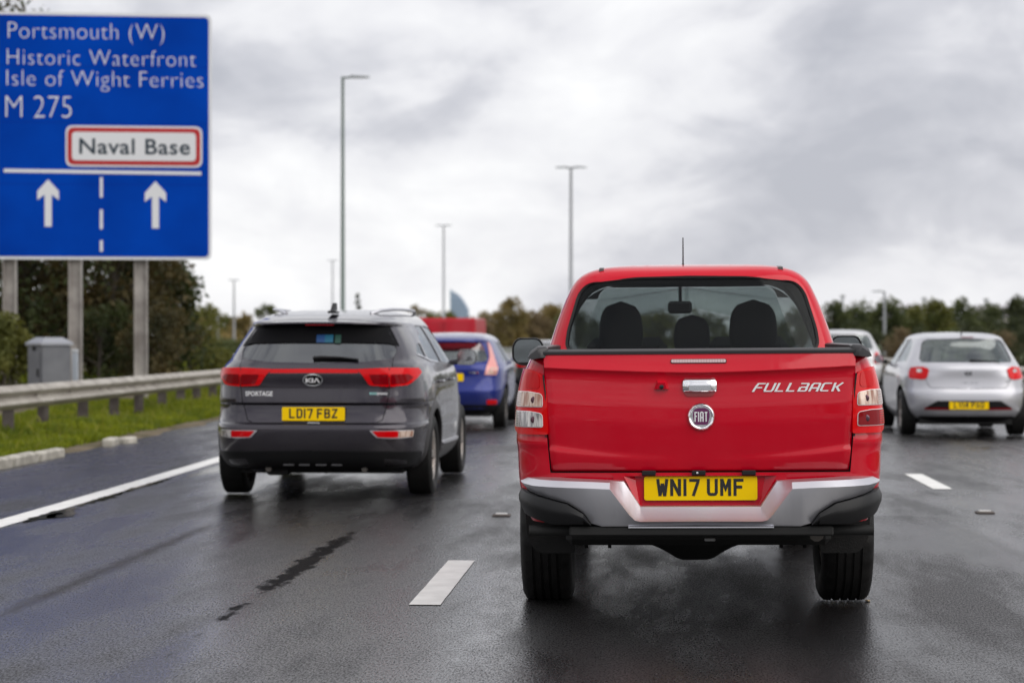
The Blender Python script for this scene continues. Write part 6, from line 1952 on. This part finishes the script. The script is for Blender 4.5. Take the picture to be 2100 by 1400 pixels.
# low dark saloon seen in the gap between the blue hatchback and the pickup
DKG = car_paint('dark_grey_paint', (0.10, 0.10, 0.11), 0.5, 0.35)
sal = tag(empty('saloon', (-2.42, 48.6, 0)), 'dark grey car just visible between the blue hatchback and red pickup', 'car')
S_ = [(0.20, 0.76, 0.28, 4.2), (0.28, 0.83, 0.09, 4.35), (0.40, 0.875, 0.02, 4.42), (0.55, 0.885, 0.0, 4.42), (0.70, 0.88, 0.03, 4.35), (0.80, 0.86, 0.06, 3.9), (0.86, 0.83, 0.25, 3.4), (0.90, 0.79, 0.55, 3.15), (1.05, 0.69, 0.85, 2.75), (1.16, 0.60, 1.10, 2.5), (1.22, 0.50, 1.3, 2.4), (1.255, 0.34, 1.6, 2.3), (1.265, 0.05, 1.95, 2.12)]
ssh = Shell(S_, 2.05, 4.2, 3.2, 4)
car(sal, ssh, DKG, round_poly([(-0.62, 0.915), (0.62, 0.915), (0.50, 1.15), (-0.50, 1.15)], 0.05), [round_poly([(1.25, 0.94), (2.0, 0.93), (2.0, 1.17), (1.5, 1.17)], 0.04), round_poly([(2.06, 0.93), (2.8, 0.92), (2.4, 1.16), (2.06, 1.17)], 0.03)],
    round_poly([(-0.64, 0.93), (0.64, 0.93), (0.48, 1.16), (-0.48, 1.16)], 0.04), (0.85, 3.5, 0.775, 0.315, 0.215), (0.5, 1.20, 3.1), seats=False, M=32)
for s in (-1, 1):
    f = ssh.wrap(s)
    panel('tail_light', round_poly([(0.50, 0.62), (0.86, 0.62), (0.88, 0.74), (0.50, 0.74)], 0.03), f, LENS_RED, sal, 0.012, -0.02, 0.05)
    panel('lower_cladding', round_poly([(0.0, 0.34), (0.86, 0.34), (0.86, 0.24), (0.0, 0.21)], 0.02), f, BLACK_PL, sal, 0.008, -0.01, 0.08)
plate(sal, '', 0.0, 0.62, lambda x, z: (Vector((x, 0.0, z)), Vector((0, -1, 0))))

# red tipper lorry beyond the blue hatchback
LR = principled('lorry_red', (0.50, 0.004, 0.022), 0.45, 0, 0.3)
pl0, pl1 = survey(843, 652, 75), survey(975, 652, 75)
lw = (pl1.x - pl0.x) / 2; lt = pl0.z
lor = tag(empty('lorry', ((pl0.x + pl1.x) / 2, 75, 0)), 'red box lorry beyond the blue hatchback, only its top showing', 'lorry')
mb = MB(); mb.box(-lw, lw, 0.06, 4.6, 0.85, lt, bev=0.03); mb.build('cargo_body', LR, lor)
for s in (-1, 1):
    mb = MB(); mb.box(min(s * 0.012, s * (lw - 0.08)), max(s * 0.012, s * (lw - 0.08)), 0.0, 0.058, 0.95, lt - 0.09, bev=0.01); d_ = mb.build('rear_door', LR, lor)
    mb = MB(); mb.tube([(s * 0.10, -0.02, 1.0), (s * 0.10, -0.02, lt - 0.12)], 0.015, 8); mb.build('lock_bar', LR, d_)
    mb = MB(); mb.box(s * (lw - 0.25) - 0.12, s * (lw - 0.25) + 0.12, 0.1, 0.15, 0.66, 0.78, bev=0.01); mb.build('tail_light', LENS_RED, lor)
    for yy in (1.0, 5.2):
        wheel(lor, s * (lw - 0.16), yy, 0.42, 0.26, 0.26, s, 5, STEEL, 32, False)
mb = MB(); mb.box(-0.45, 0.45, 0.15, 5.9, 0.55, 0.845); mb.build('chassis', DARK, lor)
mb = MB(); mb.box(-lw + 0.1, lw - 0.1, 4.7, 6.2, 0.6, lt - 0.05, bev=0.12); mb.build('cab', LR, lor)
mb = MB(); mb.box(-lw + 0.05, lw - 0.05, 0.02, 0.10, 0.45, 0.60, bev=0.02); mb.build('bumper', BLACK_PL, lor)
